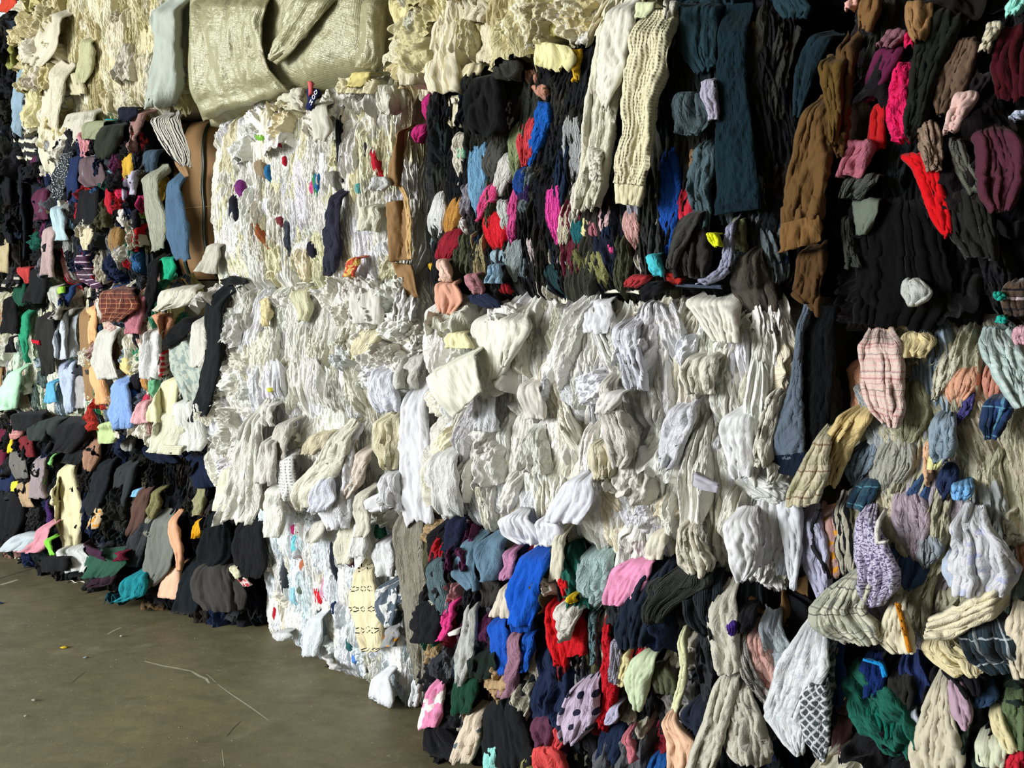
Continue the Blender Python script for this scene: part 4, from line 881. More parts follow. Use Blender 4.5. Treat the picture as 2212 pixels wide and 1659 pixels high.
# ================================================================== second stack: silver sack bale, white bales
b0 = Bale('B0', 'wrapped_bale', 'bale wrapped in a silver woven plastic sack at the top', -1.53, -.26, 2.57, 3.40, o0=.06, o1=.02, r=.13, bulge=.05)
b0.core('b5b08c', 'sack', amp=.012, fu=5, inset=0.0).name = 'sack'
H('B0','sack_flap','overlapping sack flap',[(412,-30,594,-30),(414,0,589,0),(418,60,574,52),(421,130,577,108),(424,200,593,150),(446,262,634,198)],'b5b08c','sack',d=.035,nf=1.2,amp=.02,part=True,flo=-.09,rag=.008,hem=.006,crush=.9)
H('B0','sack_fold','diagonal sack fold',[(640,-20,740,-20),(625,30,690,40),(600,90,640,110),(590,130,604,140)],'b5b08c','sack',d=.028,nf=2,amp=.016,part=True,flo=-.09,rag=.01,hem=.006,crush=.8)
H('B0','sack_side','right side panel of the sack',[(782,-20,838,-20),(780,60,834,60),(776,130,826,132),(772,148,812,152)],'b5b08c','sack',d=.03,nf=1,amp=.012,part=True,flo=-.16,rag=.006,hem=.006)
# bale B1
H('B1','cap','white cap with a navy lettered band under the silver sack',[(650,186,22),(646,215,18),(660,236,12)],'bdb9a8',d=.08,nf=1,amp=.02,cat='cap')
cap = [o for o in COL.objects if o.get('label','').startswith('white cap with a navy')][0]
H('B1','band','navy band with white letters',[(664,190,690,192),(666,205,688,206),(667,220,681,224),(663,234,668,238)],'16204a','smooth',d=.10,nf=1,amp=.006,parent=cap,rag=.0,hem=0)
H('B1','lining','red stripe',[(666,176,673,176),(668,190,675,188),(669,208,673,206)],'c25a5c','smooth',d=.115,nf=1,amp=.003,parent=cap,rag=0,hem=0,m=8,n=6)
def lettering(txt, x, y, size, rot, surf, d, mat, parent, name='letter'):
    """one flat printed mark lying on a surface at its real size"""
    cu = bpy.data.curves.new(name, 'FONT'); cu.body = txt; cu.size = size; cu.align_x = 'CENTER'; cu.align_y = 'CENTER'; cu.extrude = .0006
    tmp = bpy.data.objects.new(name, cu); COL.objects.link(tmp)
    dg = bpy.context.evaluated_depsgraph_get(); me = bpy.data.meshes.new_from_object(tmp.evaluated_get(dg)); bpy.data.objects.remove(tmp)
    me.materials.clear(); me.materials.append(M[mat])
    rr = ray(x, y); off = d
    for _ in range(5):
        k = ((surf.P0 - CAMP) @ surf.n + off) / (rr @ surf.n); P = CAMP + rr * k
        q = P - surf.P0; off = max(float(surf.off(q @ surf.eu, q[2])), -.09) + d
    o = link(name, me, parent); org = ORG[parent.name] if parent.name in ORG else np.array(parent.location)
    X = surf.eu if surf.eu[0] > 0 else -surf.eu; Z = surf.n; Y = np.array([0, 0, 1.])
    c, s_ = math.cos(rot), math.sin(rot); X2 = X * c + Y * s_; Y2 = -X * s_ + Y * c; p = P - org
    o.matrix_local = Matrix(((X2[0], Y2[0], Z[0], p[0]), (X2[1], Y2[1], Z[1], p[1]), (X2[2], Y2[2], Z[2], p[2]), (0, 0, 0, 1)))
    return o
for ch, x, y, rt in (('D', 681.5, 200, -1.25), ('O', 677, 210, -1.0), ('M', 671.5, 221.5, -.8)):
    lettering(ch, x, y, .025, rt, BALES['B1'], .156, 'print_white', cap)
H('B1','sock','grey-white ankle sock hanging below the lettered cap',[(684,212,34),(692,245,40),(698,280,36),(696,304,22)],'c6c3b6','smooth',d=.075,nf=2,amp=.018,cat='sock')
H('B1','stocking','dark navy fringed bundle in the flecked white bale',[(730,400,18),(724,450,26),(720,510,34),(722,560,36),(716,592,14)],'2b2a38',d=.035,nf=8,amp=.018,cat='stocking')
H('B1','cloth','bunched cream cloth along the top of the flecked white bale',[(770,166,60),(786,182,100),(780,206,80)],'cfc8a6',d=.07,nf=5,amp=.03)
H('B1','cloth','yellowish silk cloth at the top right of the flecked white bale',[(786,152,40),(776,176,44),(768,190,26)],'bfb374','smooth',d=.11,nf=2,amp=.02)
H('B1','netting','off-white netting bunched at the right top of the flecked white bale',[(842,178,40),(852,204,64),(852,232,60),(846,250,30)],'d2cfc0',d=.08,nf=6,amp=.03,cat='cloth',flo=-.05)
H('B1','shirt','off-white shirt bundled at the top left of the flecked white bale',[(640,196,40),(636,214,60),(640,240,30)],'d4cfb8',d=.06,nf=4,amp=.022,cat='shirt')
H('B1','cloth','white cloth hanging near the torn cardboard in the flecked white bale',[(800,440,30),(806,470,50),(800,500,40)],'d8d5c0',d=.06,nf=3,amp=.02)
H('B1','cloth','sheer white cloth sticking out left of the torn cardboard',[(818,380,30),(826,396,40),(822,414,20)],'d6d6d4',d=.08,nf=2,amp=.02,flo=-.04)
H('B1','printed_cloth','red fruit-print cloth at the foot of the flecked white bale',[(768,552,14),(764,572,26),(756,598,24)],'c04a38','fruit',d=.07,nf=2,cat='cloth')
H('B1','cloth','grey-white cloth hanging below the cardboard box edge',[(468,520,24),(462,550,36),(452,590,40)],'b5b1a4',d=.03,nf=3,amp=.02,flo=0)
for lab,rg,c in (('black strip',[(732,228,12),(734,290,12),(736,350,10),(736,386,6)],'1f2129'),('red checked scrap',[(602,262,6),(605,290,9),(608,322,6)],'b02030'),('red scrap',[(783,284,10),(780,304,12)],'a81c24'),
  ('red strip',[(802,314,8),(808,340,14),(816,372,14),(822,384,10)],'a8202c'),('green scrap',[(562,292,16),(566,304,12)],'6ea03a'),('brown figured scrap',[(560,340,12),(562,360,20),(564,384,20)],'86765e'),
  ('blue scrap',[(577,356,6),(580,384,8)],'2a6a9a'),('green strip',[(680,368,8),(684,410,10),(682,440,8)],'2f7a4a'),('pink strip',[(676,388,6),(678,420,8)],'c04a80'),('blue strip',[(686,372,6),(688,412,8)],'2a5a8a'),
  ('brown strip',[(548,456,4),(556,495,10),(566,518,12),(580,534,8)],'8a4c2c'),('purple scrap',[(516,390,10),(520,424,10)],'6a2a68'),('black scrap',[(502,424,12),(506,482,14)],'20202a'),('small navy bundle',[(670,520,8),(674,545,18),(676,560,12)],'1d1d28'),
  ('crimson scrap',[(614,338,4),(616,356,6)],'a81c30'),('slate scrap',[(620,475,8),(622,535,6)],'3c4048'),('teal scrap',[(773,396,8),(774,416,8)],'5a9a98'),('maroon scrap',[(602,468,10),(608,486,10)],'6a2c34'),('grey scrap',[(716,370,14),(720,400,10)],'85857c'),
  ('black slit',[(790,300,8),(788,340,12),(784,355,8)],'24242c'),('dark slit',[(788,455,8),(786,490,8)],'22262a'),('black slit',[(538,312,10),(540,334,10)],'26282c')):
    H('B1','pressed_scrap',lab,rg,c,d=.03,part=True,nf=2,amp=.008,m=14,n=8)
# bale B2
H('B2','sleeve','long black sleeve hanging at the left edge of the white bale',[(482,612,44),(466,640,36),(462,700,36),(460,770,36),(450,830,36),(436,880,40),(430,906,40)],'15191a','smooth',d=.075,nf=2,amp=.016,cat='sleeve',flo=0)
H('B2','jacket','black jacket collar lying over the top of the white bale',[(474,612,484,636),(500,596,506,618),(530,598,534,614),(546,604,548,612)],'17191a','fleece',d=.04,nf=1,amp=.03,cat='jacket')
H('B2','towel','folded white towel at the top right of the white bale',[(792,604,54),(792,640,64),(794,680,62),(794,700,54)],'d9d7cd','smooth',d=.07,nf=1.5,amp=.022,cat='towel')
H('B2','cloth','cream cloth corner hanging below the folded white towel',[(800,704,38),(796,730,54),(780,756,40),(772,780,14)],'d4ccac',d=.055,nf=3)
H('B2','cloth','pale yellow cloth hanging over the top middle of the white bale',[(648,618,34),(652,645,40),(660,672,30),(656,694,20)],'d3cfae',d=.05,nf=4)
H('B2','cloth','small tan cloth near the top left of the white bale',[(574,636,16),(578,670,20),(580,704,14)],'d0c296',d=.045,nf=3)
H('B2','dress','long white pleated dress hanging over the left of the white bale',[(560,868,30),(552,920,44),(540,980,60),(534,1040,76),(524,1100,92),(516,1128,88)],'e0dfd4',d=.10,nf=6,amp=.026,cat='dress')
H('B2','cloth','cream triangular cloth left of the long white pleated dress',[(494,1000,14),(490,1040,34),(486,1080,46),(482,1102,40)],'dadcc2','smooth',d=.08,nf=2,amp=.016,flo=0)
H('B2','skirt','short white skirt right of the long white pleated dress',[(586,940,22),(582,985,36),(574,1044,44)],'d5d1c9',d=.12,nf=4,amp=.02,cat='skirt')
H('B2','trouser_leg','white trouser leg hanging below the short white skirt',[(592,1040,36),(594,1090,42),(592,1158,40)],'e2e2d6',d=.10,nf=2,amp=.016,cat='trousers')
H('B2','scarf','knotted off-white scarf beside the eyelet lace',[(622,900,24),(612,935,36),(604,970,34),(608,990,26)],'cec9be',d=.09,nf=3,amp=.022,cat='scarf')
H('B2','lace_cloth','white eyelet lace cloth with a pointed hem',[(610,976,34),(616,1010,44),(624,1050,40),(628,1078,14)],'e2e2e0','lace',d=.10,nf=2,cat='cloth')
H('B2','cloth','small white cloth tube above the long white pleated dress',[(580,870,18),(582,895,22),(586,920,20)],'dcdad2',d=.09,nf=1,amp=.02)
H('B2','trousers','twisted ivory trousers swinging down the middle of the white bale',[(744,912,28),(736,955,42),(716,1000,60),(690,1035,84),(672,1070,80),(676,1098,54)],'e1ddcb',d=.10,nf=5,amp=.028,cat='trousers')
H('B2','trouser_leg','white trouser leg right of the twisted ivory trousers',[(752,910,30),(744,980,44),(736,1050,58),(728,1105,70),(736,1142,44)],'e3e3e6',d=.08,nf=3,amp=.022,cat='trousers')
H('B2','cloth','bluish white cloth corner over the twisted ivory trousers',[(712,1020,12),(704,1050,40),(700,1080,64),(690,1104,40)],'d5d8e2',d=.13,nf=2,amp=.016)
H('B2','shirt','crumpled cream shirt left of the long white shirt',[(842,892,44),(842,930,56),(842,970,56),(850,1012,34)],'ddd6b6',d=.08,nf=5,amp=.026,cat='shirt')
H('B2','shirt','bluish white T-shirt gathered above the crumpled cream shirt',[(834,786,30),(826,826,50),(838,862,58),(848,890,44)],'dcdfe8',d=.08,nf=5,amp=.022,cat='shirt')
H('B2','shirt','long white shirt hanging at the right edge of the white bale',[(890,828,44),(894,890,54),(896,960,64),(900,1030,70),(900,1080,70),(908,1128,56)],'d9d9dd','smooth',d=.09,nf=3,amp=.02,cat='shirt',flo=0)
H('B2','cloth','greyish white cloth knotted above the long white shirt',[(898,760,46),(886,795,52),(884,838,42)],'cfcdc6',d=.09,nf=3,amp=.022)
H('B2','cloth','white knotted cloth low on the right of the white bale',[(850,1010,30),(846,1040,44),(848,1075,40),(856,1100,40)],'dadadc',d=.12,nf=3,amp=.03)
H('B2','sleeve','white sleeve end pointing left below the white knotted cloth',[(858,1052,862,1090),(826,1062,832,1100),(792,1080,800,1108)],'dedee0','smooth',d=.13,nf=1,amp=.02,cat='sleeve')
H('B2','cloth','pinkish cream cloth hanging in the right half of the white bale',[(790,960,26),(782,1000,32),(766,1050,28),(754,1074,10)],'ddd0c2',d=.08,nf=3)
H('B2','sleeve','off-white sleeve hanging at the bottom right of the white bale',[(796,1050,26),(780,1090,34),(790,1140,36),(780,1160,24)],'d3cfbf',d=.10,nf=2,cat='sleeve',flo=0)
H('B2','cloth','cream gathered cloth in the lower middle of the white bale',[(700,930,40),(688,958,50),(676,980,30)],'d6cdb0',d=.06,nf=4,amp=.02)
H('B2','tag','tiny yellow-green scrap in the white bale',[(582,838,10),(586,846,8)],'c8c84a',d=.05,nf=1,amp=.003,m=6,n=6,cat='scrap')
# bale B3 and the long taupe cloth
H('B3','cloth','long crinkled taupe cloth hanging beside the bluish white bale',[(876,1080,40),(886,1150,62),(896,1230,72),(904,1310,62),(910,1390,44),(918,1470,30)],'8b8678','crinkle',d=.13,nf=7,amp=.02,flo=.0)
H('B3','cloth','arrow-printed cream cloth hanging over the bluish white bale',[(782,1205,30),(786,1250,50),(790,1310,62),(800,1360,56),(812,1400,30)],'dacfaa','cross',d=.075,nf=3,amp=.018)
H('B3','shirt','slate camouflage shirt balled up in the bluish white bale',[(850,1252,34),(850,1280,62),(850,1312,64),(856,1344,36)],'55616c','camo',d=.09,nf=3,amp=.03,cat='shirt')
H('B3','cloth','grey cloth with orange print below the camouflage shirt',[(850,1350,26),(850,1370,34),(842,1394,26)],'8f9090','orange_print',d=.07,nf=2)
H('B3','shirt','white shirt tail hanging to the floor at the right end of the bluish white bale',[(824,1450,24),(824,1480,48),(826,1512,54),(830,1540,30)],'e0e3e6','smooth',d=.09,nf=3,amp=.02,cat='shirt')
H('B3','shirt','white shirt tail near the floor in the middle of the bluish white bale',[(684,1320,22),(680,1360,40),(672,1415,30)],'dde3e6',d=.07,nf=3,cat='shirt')
H('B3','cloth','white cloth strip at the bottom corner beside the dark gap',[(906,1440,12),(906,1480,16),(902,1520,12)],'dfe1e4',d=.09,nf=1,flo=0)
H('B3','sleeve','cream sleeve hanging over the top of the bluish white bale',[(762,1110,28),(752,1150,36),(748,1200,40),(752,1215,30)],'ddd8c4',d=.12,nf=3,cat='sleeve',flo=0)
H('B3','shirt','white shirt gathered at the top right of the bluish white bale',[(826,1160,34),(836,1200,50),(838,1240,44)],'dfe0e0',d=.10,nf=4,amp=.024,cat='shirt',flo=0)
H('B3','cloth','white cloth panel left of the arrow-printed cloth',[(700,1120,24),(684,1150,40),(676,1170,26)],'dedccf',d=.1,nf=2,flo=0)
H('B3','shirt','bunched white shirt below the left corner of the white bale',[(790,1120,30),(784,1160,36),(776,1200,34)],'e2e2de',d=.14,nf=3,amp=.02,cat='shirt',flo=0)
H('B3','cloth','rolled white hem lying at the foot of the bluish white bale',[(694,1412,700,1428),(716,1424,722,1440),(742,1440,744,1452)],'d8d4d0',d=.06,nf=1,amp=.02)
H('B3','cloth','white rolled rag at the left foot of the bluish white bale',[(608,1364,26),(614,1374,34),(614,1382,20)],'d9dad8',d=.08,nf=2,amp=.02)
for lab,rg,c in (('red scrap',[(620,1082,14),(622,1098,16)],'c01c28'),('magenta scrap',[(636,1134,14),(638,1152,10)],'b03068'),('red strip',[(684,1262,10),(690,1290,14),(692,1312,8)],'c42430'),('red slit',[(592,1304,6),(595,1338,9)],'a81c28'),
  ('dark green scrap',[(822,1124,18),(822,1166,20)],'1d4a3c'),('charcoal scrap',[(615,1214,12),(612,1278,12)],'3c4146'),('maroon scrap',[(746,1180,12),(756,1216,14)],'40202a'),('black strip',[(722,1165,14),(724,1240,10)],'20242c'),
  ('teal scrap',[(754,1374,8),(756,1402,10)],'2a5a5c'),('navy scrap',[(724,1300,8),(722,1326,10)],'1e2a48'),('black scrap',[(800,1432,10),(796,1456,12)],'202024'),('patterned scrap',[(654,1210,10),(658,1232,14)],'b06a4a'),
  ('turquoise strip',[(638,1155,4),(637,1190,5)],'6ec4cc'),('pale blue scrap',[(634,1265,8),(636,1298,8)],'9acddc'),('blue scrap',[(766,1416,6),(767,1430,8)],'4a7ac0'),('pink dotted strip',[(704,1236,8),(700,1290,10)],'c08aa0'),('dark scrap',[(692,1314,8),(690,1334,10)],'2c3640'),('olive scrap',[(648,1268,10),(648,1282,8)],'5c6a5a')):
    H('B3','pressed_scrap',lab,rg,c,d=.03,part=True,nf=2,amp=.008,m=12,n=8)
# ================================================================== third stack
# cream bale C0 and what hangs from it
H('C0','skirt','ribbed cream skirt hanging at the left of the cream top bale',[(972,20,30),(966,70,50),(958,130,66),(960,180,74),(966,206,66)],'d8d1b8','rib_cream',d=.09,nf=5,amp=.018,cat='skirt',flo=0)
H('C0','blouse','cream buttoned blouse hanging below the ribbed cream skirt',[(990,196,44),(986,225,42),(988,262,36),(990,275,16)],'d3cbb0',d=.06,nf=2,cat='shirt',flo=0)
H('C0','collar','pale ruffled collar with a yellow-green wavy hem above the dark bale',[(1190,84,44),(1198,108,76),(1202,132,92),(1196,152,70)],'d6d09c','smooth',d=.10,nf=5,amp=.03,hem=.1,cat='collar',flo=0)
H('C0','sock','white sock hanging mouth-down over the dark bale',[(1128,-5,34),(1130,40,38),(1134,90,42),(1132,126,32)],'dcd7c8',d=.09,nf=2,amp=.018,cat='sock',flo=0)
H('C0','sleeve','cream sleeve hanging left of the ribbed cream skirt',[(896,70,24),(890,110,36),(884,150,38),(886,184,24)],'d5cdb2',d=.08,nf=3,cat='sleeve',flo=0)
H('C0','blouse','yellowish cream blouse beside the silver sack',[(864,-10,34),(868,30,38),(872,66,26)],'cfc694',d=.07,nf=3,cat='shirt')
H('C0','shirt','bunched cream shirt in the top middle of the cream top bale',[(1010,-5,70),(1022,24,90),(1020,54,60)],'d6ceb4',d=.07,nf=5,amp=.03,cat='shirt')
H('C0','cloth','cream cloth triangle at the bottom of the cream top bale',[(1030,130,26),(1018,160,44),(1008,190,26)],'cfc6a4','rib_cream',d=.06,nf=2,flo=0)
H('C0','shirt','beige shirt gathered right of the bunched cream shirt',[(1068,40,36),(1066,80,44),(1058,140,32)],'cdc4a8',d=.07,nf=4,amp=.022,cat='shirt',flo=0)
H('C0','cloth','pale yellow cloth strip above the ruffled collar',[(1188,-5,20),(1192,40,26),(1196,80,22)],'d8d08c',d=.08,nf=3)
H('C0','shirt','white shirt bundle right of the pale yellow strip',[(1226,-5,60),(1240,30,76),(1248,62,60),(1244,84,24)],'d8d3c4',d=.08,nf=5,amp=.026,cat='shirt')
H('C0','cloth','small white cloth knot at the edge of the white shirt bundle',[(1262,60,20),(1266,80,26),(1258,100,20)],'dcdad4',d=.10,nf=2)
H('C0','gloves','mustard yellow fringed cloth hanging over the dark bale',[(1246,98,22),(1250,130,20),(1248,178,8)],'c9a32c',d=.07,nf=3,cat='cloth',flo=0)
H('C0','dress','long off-white dress hanging in front of the dark bale',[(1300,-20,1372,-20),(1288,80,1364,80),(1276,180,1344,185),(1264,280,1332,290),(1254,380,1320,385),(1244,462,1296,452)],'d5d1bd',d=.13,nf=5,amp=.02,cat='dress',flo=0)
H('C0','scarf','sheer white scarf hanging over the long off-white dress',[(1346,-10,50),(1334,70,64),(1320,150,56),(1310,200,36),(1308,234,10)],'dcd9ca','smooth',d=.17,nf=3,amp=.02,cat='scarf',flo=0)
H('C0','cloth','torn lace scrap at the foot of the long off-white dress',[(1288,318,26),(1288,345,32),(1290,392,24)],'dad6c6','lace',d=.17,nf=3,flo=0,hem=.12)
kn = H('C0','knit_sleeve','chunky cream knit sleeve hanging in front of the dark bale',[(1380,10,1442,6),(1371,70,1449,80),(1356,150,1440,160),(1346,225,1420,225),(1353,285,1414,280),(1340,345,1408,350),(1331,398,1394,404)],'ddd6b4','waffle',d=.17,nf=2,amp=.02,cat='sleeve',flo=0,hem=.004,pinch=0)
H('C0','cuff','ribbed cuff',[(1330,394,1396,402),(1331,420,1388,426),(1334,440,1378,446)],'ddd6b4','rib_cream',d=.17,nf=6,amp=.008,parent=kn,flo=0,pinch=0)
H('C0','cloth','pale green cloth scrap lying over the chunky knit sleeve',[(1398,0,40),(1396,25,40),(1390,44,24)],'c6cba6','smooth',d=.24,nf=1,flo=0)
H('C0','cloth','white cloth strip right of the chunky knit sleeve',[(1450,-5,26),(1450,25,24),(1444,50,12)],'d4d2c4',d=.12,nf=2,flo=0)
H('C0','cloth','cream lace edge hanging between dress and knit sleeve',[(1352,120,24),(1350,160,26),(1346,195,16)],'cfc9ae','lace',d=.12,nf=2,flo=0)
# dark bale C1: loose things
H('C1','cap','round black cap hanging at the top of the dark bale',[(1062,150,44),(1052,190,76),(1050,235,84),(1052,275,78),(1052,294,50)],'0f0f10','smooth',d=.09,nf=1.5,amp=.03,cat='cap',pinch=.1)
H('C1','cloth','charcoal speckled wool cloth above the round black cap',[(1096,116,40),(1100,145,56),(1106,178,40)],'2c2c26','fleece',d=.08,nf=2,amp=.028)
H('C1','cloth','peach cloth ball at the bottom left of the dark bale',[(962,602,26),(970,625,52),(976,650,60),(970,678,30)],'c8957f','smooth',d=.09,nf=3,amp=.03,flo=0)
H('C1','sleeve','twisted pale peach sleeve above the peach cloth ball',[(954,556,16),(962,580,22),(968,608,20)],'d6b4a2',d=.07,nf=3,cat='sleeve')
H('C1','cloth','dusty rose cloth loop at the foot of the dark bale',[(1020,585,24),(1028,612,30),(1044,636,22)],'a8757a',d=.07,nf=2,amp=.024)
H('C1','jeans','navy cloth cuffs at the foot of the dark bale',[(1028,632,30),(1046,650,60),(1066,664,36)],'20273c','denim',d=.08,nf=3,cat='trousers',flo=0)
H('C1','cloth','light blue knotted cloth at the foot of the dark bale',[(1068,566,18),(1074,590,26),(1070,612,34)],'86a4ba',d=.07,nf=3,amp=.02)
H('C1','shirt','crumpled slate teal shirt beside the dark jeans leg',[(1498,190,40),(1500,230,76),(1502,270,78),(1496,296,50)],'46555a','crinkle',d=.07,nf=5,amp=.03,cat='shirt',crush=1.2)
H('C1','trousers','slate teal trousers trailing below the crumpled slate shirt',[(1524,290,40),(1522,350,50),(1512,410,50),(1522,460,40),(1526,496,20)],'485a60',d=.07,nf=4,amp=.022,cat='trousers')
H('C1','towel','lavender towel scrap beside the dark jeans leg',[(1530,160,26),(1534,205,30),(1544,262,14)],'a09cae','fleece',d=.09,nf=2,cat='towel')
H('C1','fleece_bag','dark taupe fleece bundle at the lower right of the dark bale',[(1506,452,40),(1494,500,72),(1496,550,92),(1502,600,70)],'2c2a28','fleece',d=.08,nf=3,amp=.03,cat='bundle')
H('C1','scarf','dark grey fleece scarf curving around the taupe bundle',[(1514,440,20),(1486,490,40),(1460,545,26),(1452,580,12)],'3a3936','fleece',d=.12,nf=2,cat='scarf')
H('C1','cloth','neon yellow scrap on the taupe bundle',[(1534,500,16),(1544,516,24),(1552,534,12)],'d6de24',d=.14,nf=2,amp=.012)
H('C1','sock','turquoise sock at the foot of the dark bale',[(1406,546,20),(1414,566,30),(1428,596,24)],'48b6c2',d=.10,nf=2,amp=.02,cat='sock')
H('C1','cloth','dark red cloth strip right of the turquoise sock',[(1430,586,1434,606),(1456,592,1454,616),(1482,602,1476,616)],'9c2622',d=.09,nf=1)
H('C1','cloth','mixed red and pink cloth behind the black scrap',[(1390,592,36),(1376,606,44),(1366,620,20)],'9a3034',d=.08,nf=3)
H('C1','sleeve','grey-lavender sweatshirt sleeve curling under the taupe bundle',[(1580,462,14),(1578,520,16),(1572,570,22),(1550,596,30),(1516,612,26)],'8b8da2','fleece',d=.10,nf=1,amp=.02,cat='sleeve',flo=-.06)
H('C1','cloth','olive green cloth right of the grey-lavender sleeve',[(1596,462,20),(1598,500,28),(1600,546,28)],'767c5c',d=.06,nf=3,flo=-.06)
H('C1','coat','dark taupe felt coat panel over the corner of the large white bale',[(1632,520,10),(1622,560,56),(1626,610,90),(1642,660,76),(1666,720,40)],'453f38','fleece',d=.07,nf=1,amp=.016,cat='coat',flo=-.04)
H('C1','cloth','black lace scrap lying on the edge of the large white bale',[(1440,606,1446,620),(1410,612,1416,638),(1384,624,1394,652)],'18181b',d=.11,nf=2,flo=0)
H('C1','belt','slate blue belt lying on the edge of the large white bale',[(1440,612,1440,620),(1500,614,1500,622),(1560,616,1560,624)],'3c4656','smooth',d=.09,nf=1,amp=.006,cat='belt',flo=0)
for lab,rg,c,mt in (('magenta pressed garment',[(934,196,14),(930,225,20),(926,258,16)],'b02a6c','cotton'),('magenta scrap',[(914,268,22),(908,285,22),(900,302,12)],'b02a6c','cotton'),('royal blue pressed sleeve',[(1170,204,34),(1174,250,32),(1164,300,28),(1146,345,18)],'1a58ac','cotton'),
  ('coral red pressed garment',[(1156,246,24),(1146,290,36),(1134,346,28)],'c23e44','crinkle'),('sage green pressed garment',[(1130,250,20),(1118,310,26),(1112,374,12)],'7c8660','cotton'),('salmon pressed garment',[(1148,150,20),(1152,178,24)],'bf8a76','cotton'),('salmon scrap',[(1168,184,26),(1174,208,22)],'c08a74','cotton'),
  ('sky blue pressed shirt',[(1038,292,40),(1034,340,32),(1034,390,36),(1032,430,36),(1030,466,10)],'6c98b8','cotton'),('white pressed garment',[(952,408,8),(950,450,28),(944,502,34)],'dcdcd8','crinkle'),('tan pressed garment',[(990,420,14),(984,460,26),(968,506,18)],'b68442','cotton'),
  ('dark red pressed garment',[(990,490,20),(974,525,42),(956,570,18)],'8a1e2c','crinkle'),('pink pressed strip',[(1074,390,16),(1058,425,26),(1034,470,8)],'d84a80','cotton'),('white pressed strip',[(1098,322,14),(1092,370,28),(1072,418,14)],'cfcdc6','crinkle'),
  ('bright red pressed garment',[(1062,450,24),(1072,490,42),(1078,545,26)],'d0222e','cotton'),('hot pink pressed garment',[(1204,370,12),(1200,420,26),(1199,480,24),(1204,536,8)],'e0449c','knit'),('pink speckled strip',[(1116,396,8),(1110,460,16),(1106,534,14)],'c44a84','crinkle'),
  ('grey ribbed pressed sweater',[(1238,228,26),(1240,300,40),(1246,380,32),(1248,420,16)],'a3a6a6','knit'),('grey blue pressed garment',[(1116,510,30),(1112,560,32),(1110,600,16)],'8a9494','crinkle'),('dark teal pressed garment',[(1188,568,16),(1198,600,34),(1216,638,22)],'1e4044','knit'),
  ('olive pressed garment',[(1232,530,34),(1240,570,46),(1250,605,28)],'66663f','crinkle'),('khaki pressed garment',[(1284,525,34),(1294,570,44),(1310,620,24)],'868556','crinkle'),('beige twisted pressed knit',[(1228,430,16),(1226,480,28),(1216,545,16)],'cfc4ac','knit'),
  ('teal pressed garment',[(1248,470,18),(1250,500,26),(1252,532,16)],'1f5a60','crinkle'),('navy pressed garment',[(1300,495,28),(1310,540,40),(1320,595,20)],'1b2032','crinkle'),('pale pink pressed garment',[(1314,438,12),(1310,470,24),(1304,510,10)],'d6b0b2','cotton'),('blush pressed garment',[(1362,448,18),(1364,485,34),(1372,530,24)],'c69a94','crinkle'),
  ('royal blue pressed garment',[(1444,290,22),(1448,350,40),(1450,420,42),(1446,490,36),(1440,545,14)],'1c4ca0','crinkle'),('red pressed garment',[(1488,395,16),(1486,430,36),(1482,498,16)],'b62636','fleece'),('tan pressed strip',[(1500,318,8),(1500,355,12),(1496,392,14)],'a5805c','cotton'),('mauve scrap',[(1282,478,14),(1286,510,18)],'a86a74','cotton'),
  ('dark blue pressed garment',[(1130,360,18),(1124,400,22),(1128,430,14)],'1c3f80','cotton'),('purple pressed garment',[(1136,398,26),(1134,430,24)],'2c2046','crinkle'),('pale grey pressed garment',[(1084,430,20),(1094,470,18),(1098,500,14)],'a8aca8','crinkle'),('mint scrap',[(1000,318,16),(998,344,12)],'8ac8a0','cotton'),
  ('cream strip',[(992,280,14),(996,330,16),(992,390,14)],'cfc8b8','cotton'),('lavender pressed garment',[(1212,545,14),(1220,575,18)],'9a8a9c','crinkle'),('yellow cream pressed garment',[(1268,470,14),(1272,510,18)],'dcd498','cotton'),('pink slit',[(1322,525,12),(1328,548,12)],'c8487c','cotton'),('white scrap',[(1108,205,8),(1106,240,10),(1104,280,6)],'d4d4d0','cotton'),
  ('pale scrap',[(1145,505,12),(1155,550,14),(1168,585,10)],'c9b9ba','crinkle'),('light blue scrap',[(1080,540,28),(1082,565,24)],'8fa8b4','crinkle'),('red scrap',[(1088,612,18),(1094,634,20)],'a82630','cotton'),('yellow scrap',[(936,570,12),(940,584,10)],'d0a830','cotton'),('white pale scrap',[(1000,470,4),(1006,500,6)],'dad8d4','cotton'),('dark grey shirt',[(1075,300,28),(1068,340,34),(1058,385,16)],'4a4a46','crinkle')):
    H('C1','pressed_garment',lab,rg,c,'crinkle' if mt == 'cotton' else mt,d=.03,part=True,nf=4,amp=.011,crush=1.0)
# large white bale C2: loose pieces
H('C2','pillowcase','square white pillowcase corner hanging at the left of the large white bale',[(912,800,1018,750),(928,834,1030,786),(946,868,1040,826),(978,906,1042,846)],'e1e0cf','smooth',d=.14,nf=1,amp=.014,cat='pillowcase',pinch=0,rag=.015,hem=.01,flo=0)
H('C2','cloth','large white shirt front spread at the top left of the large white bale',[(1074,662,70),(1070,700,96),(1066,745,84),(1072,790,60),(1070,822,20)],'dedccf','smooth',d=.065,nf=4,amp=.022)
H('C2','cloth','white pointed cloth beside the large white shirt front',[(1106,670,50),(1116,705,60),(1104,745,44),(1090,790,8)],'dbd9cb','smooth',d=.09,nf=1.5,amp=.018)
H('C2','cloth','pale yellow cup-shaped cloth above the square pillowcase corner',[(986,714,26),(990,732,48),(1000,752,56)],'dbd4a8','smooth',d=.09,nf=2,amp=.024,flo=-.03)
H('C2','blouse','knotted ivory blouse hanging in the middle of the large white bale',[(1318,796,22),(1318,835,40),(1330,890,58),(1348,945,72),(1352,985,56),(1348,1006,22)],'d3cec5',d=.075,nf=5,amp=.026,cat='shirt')
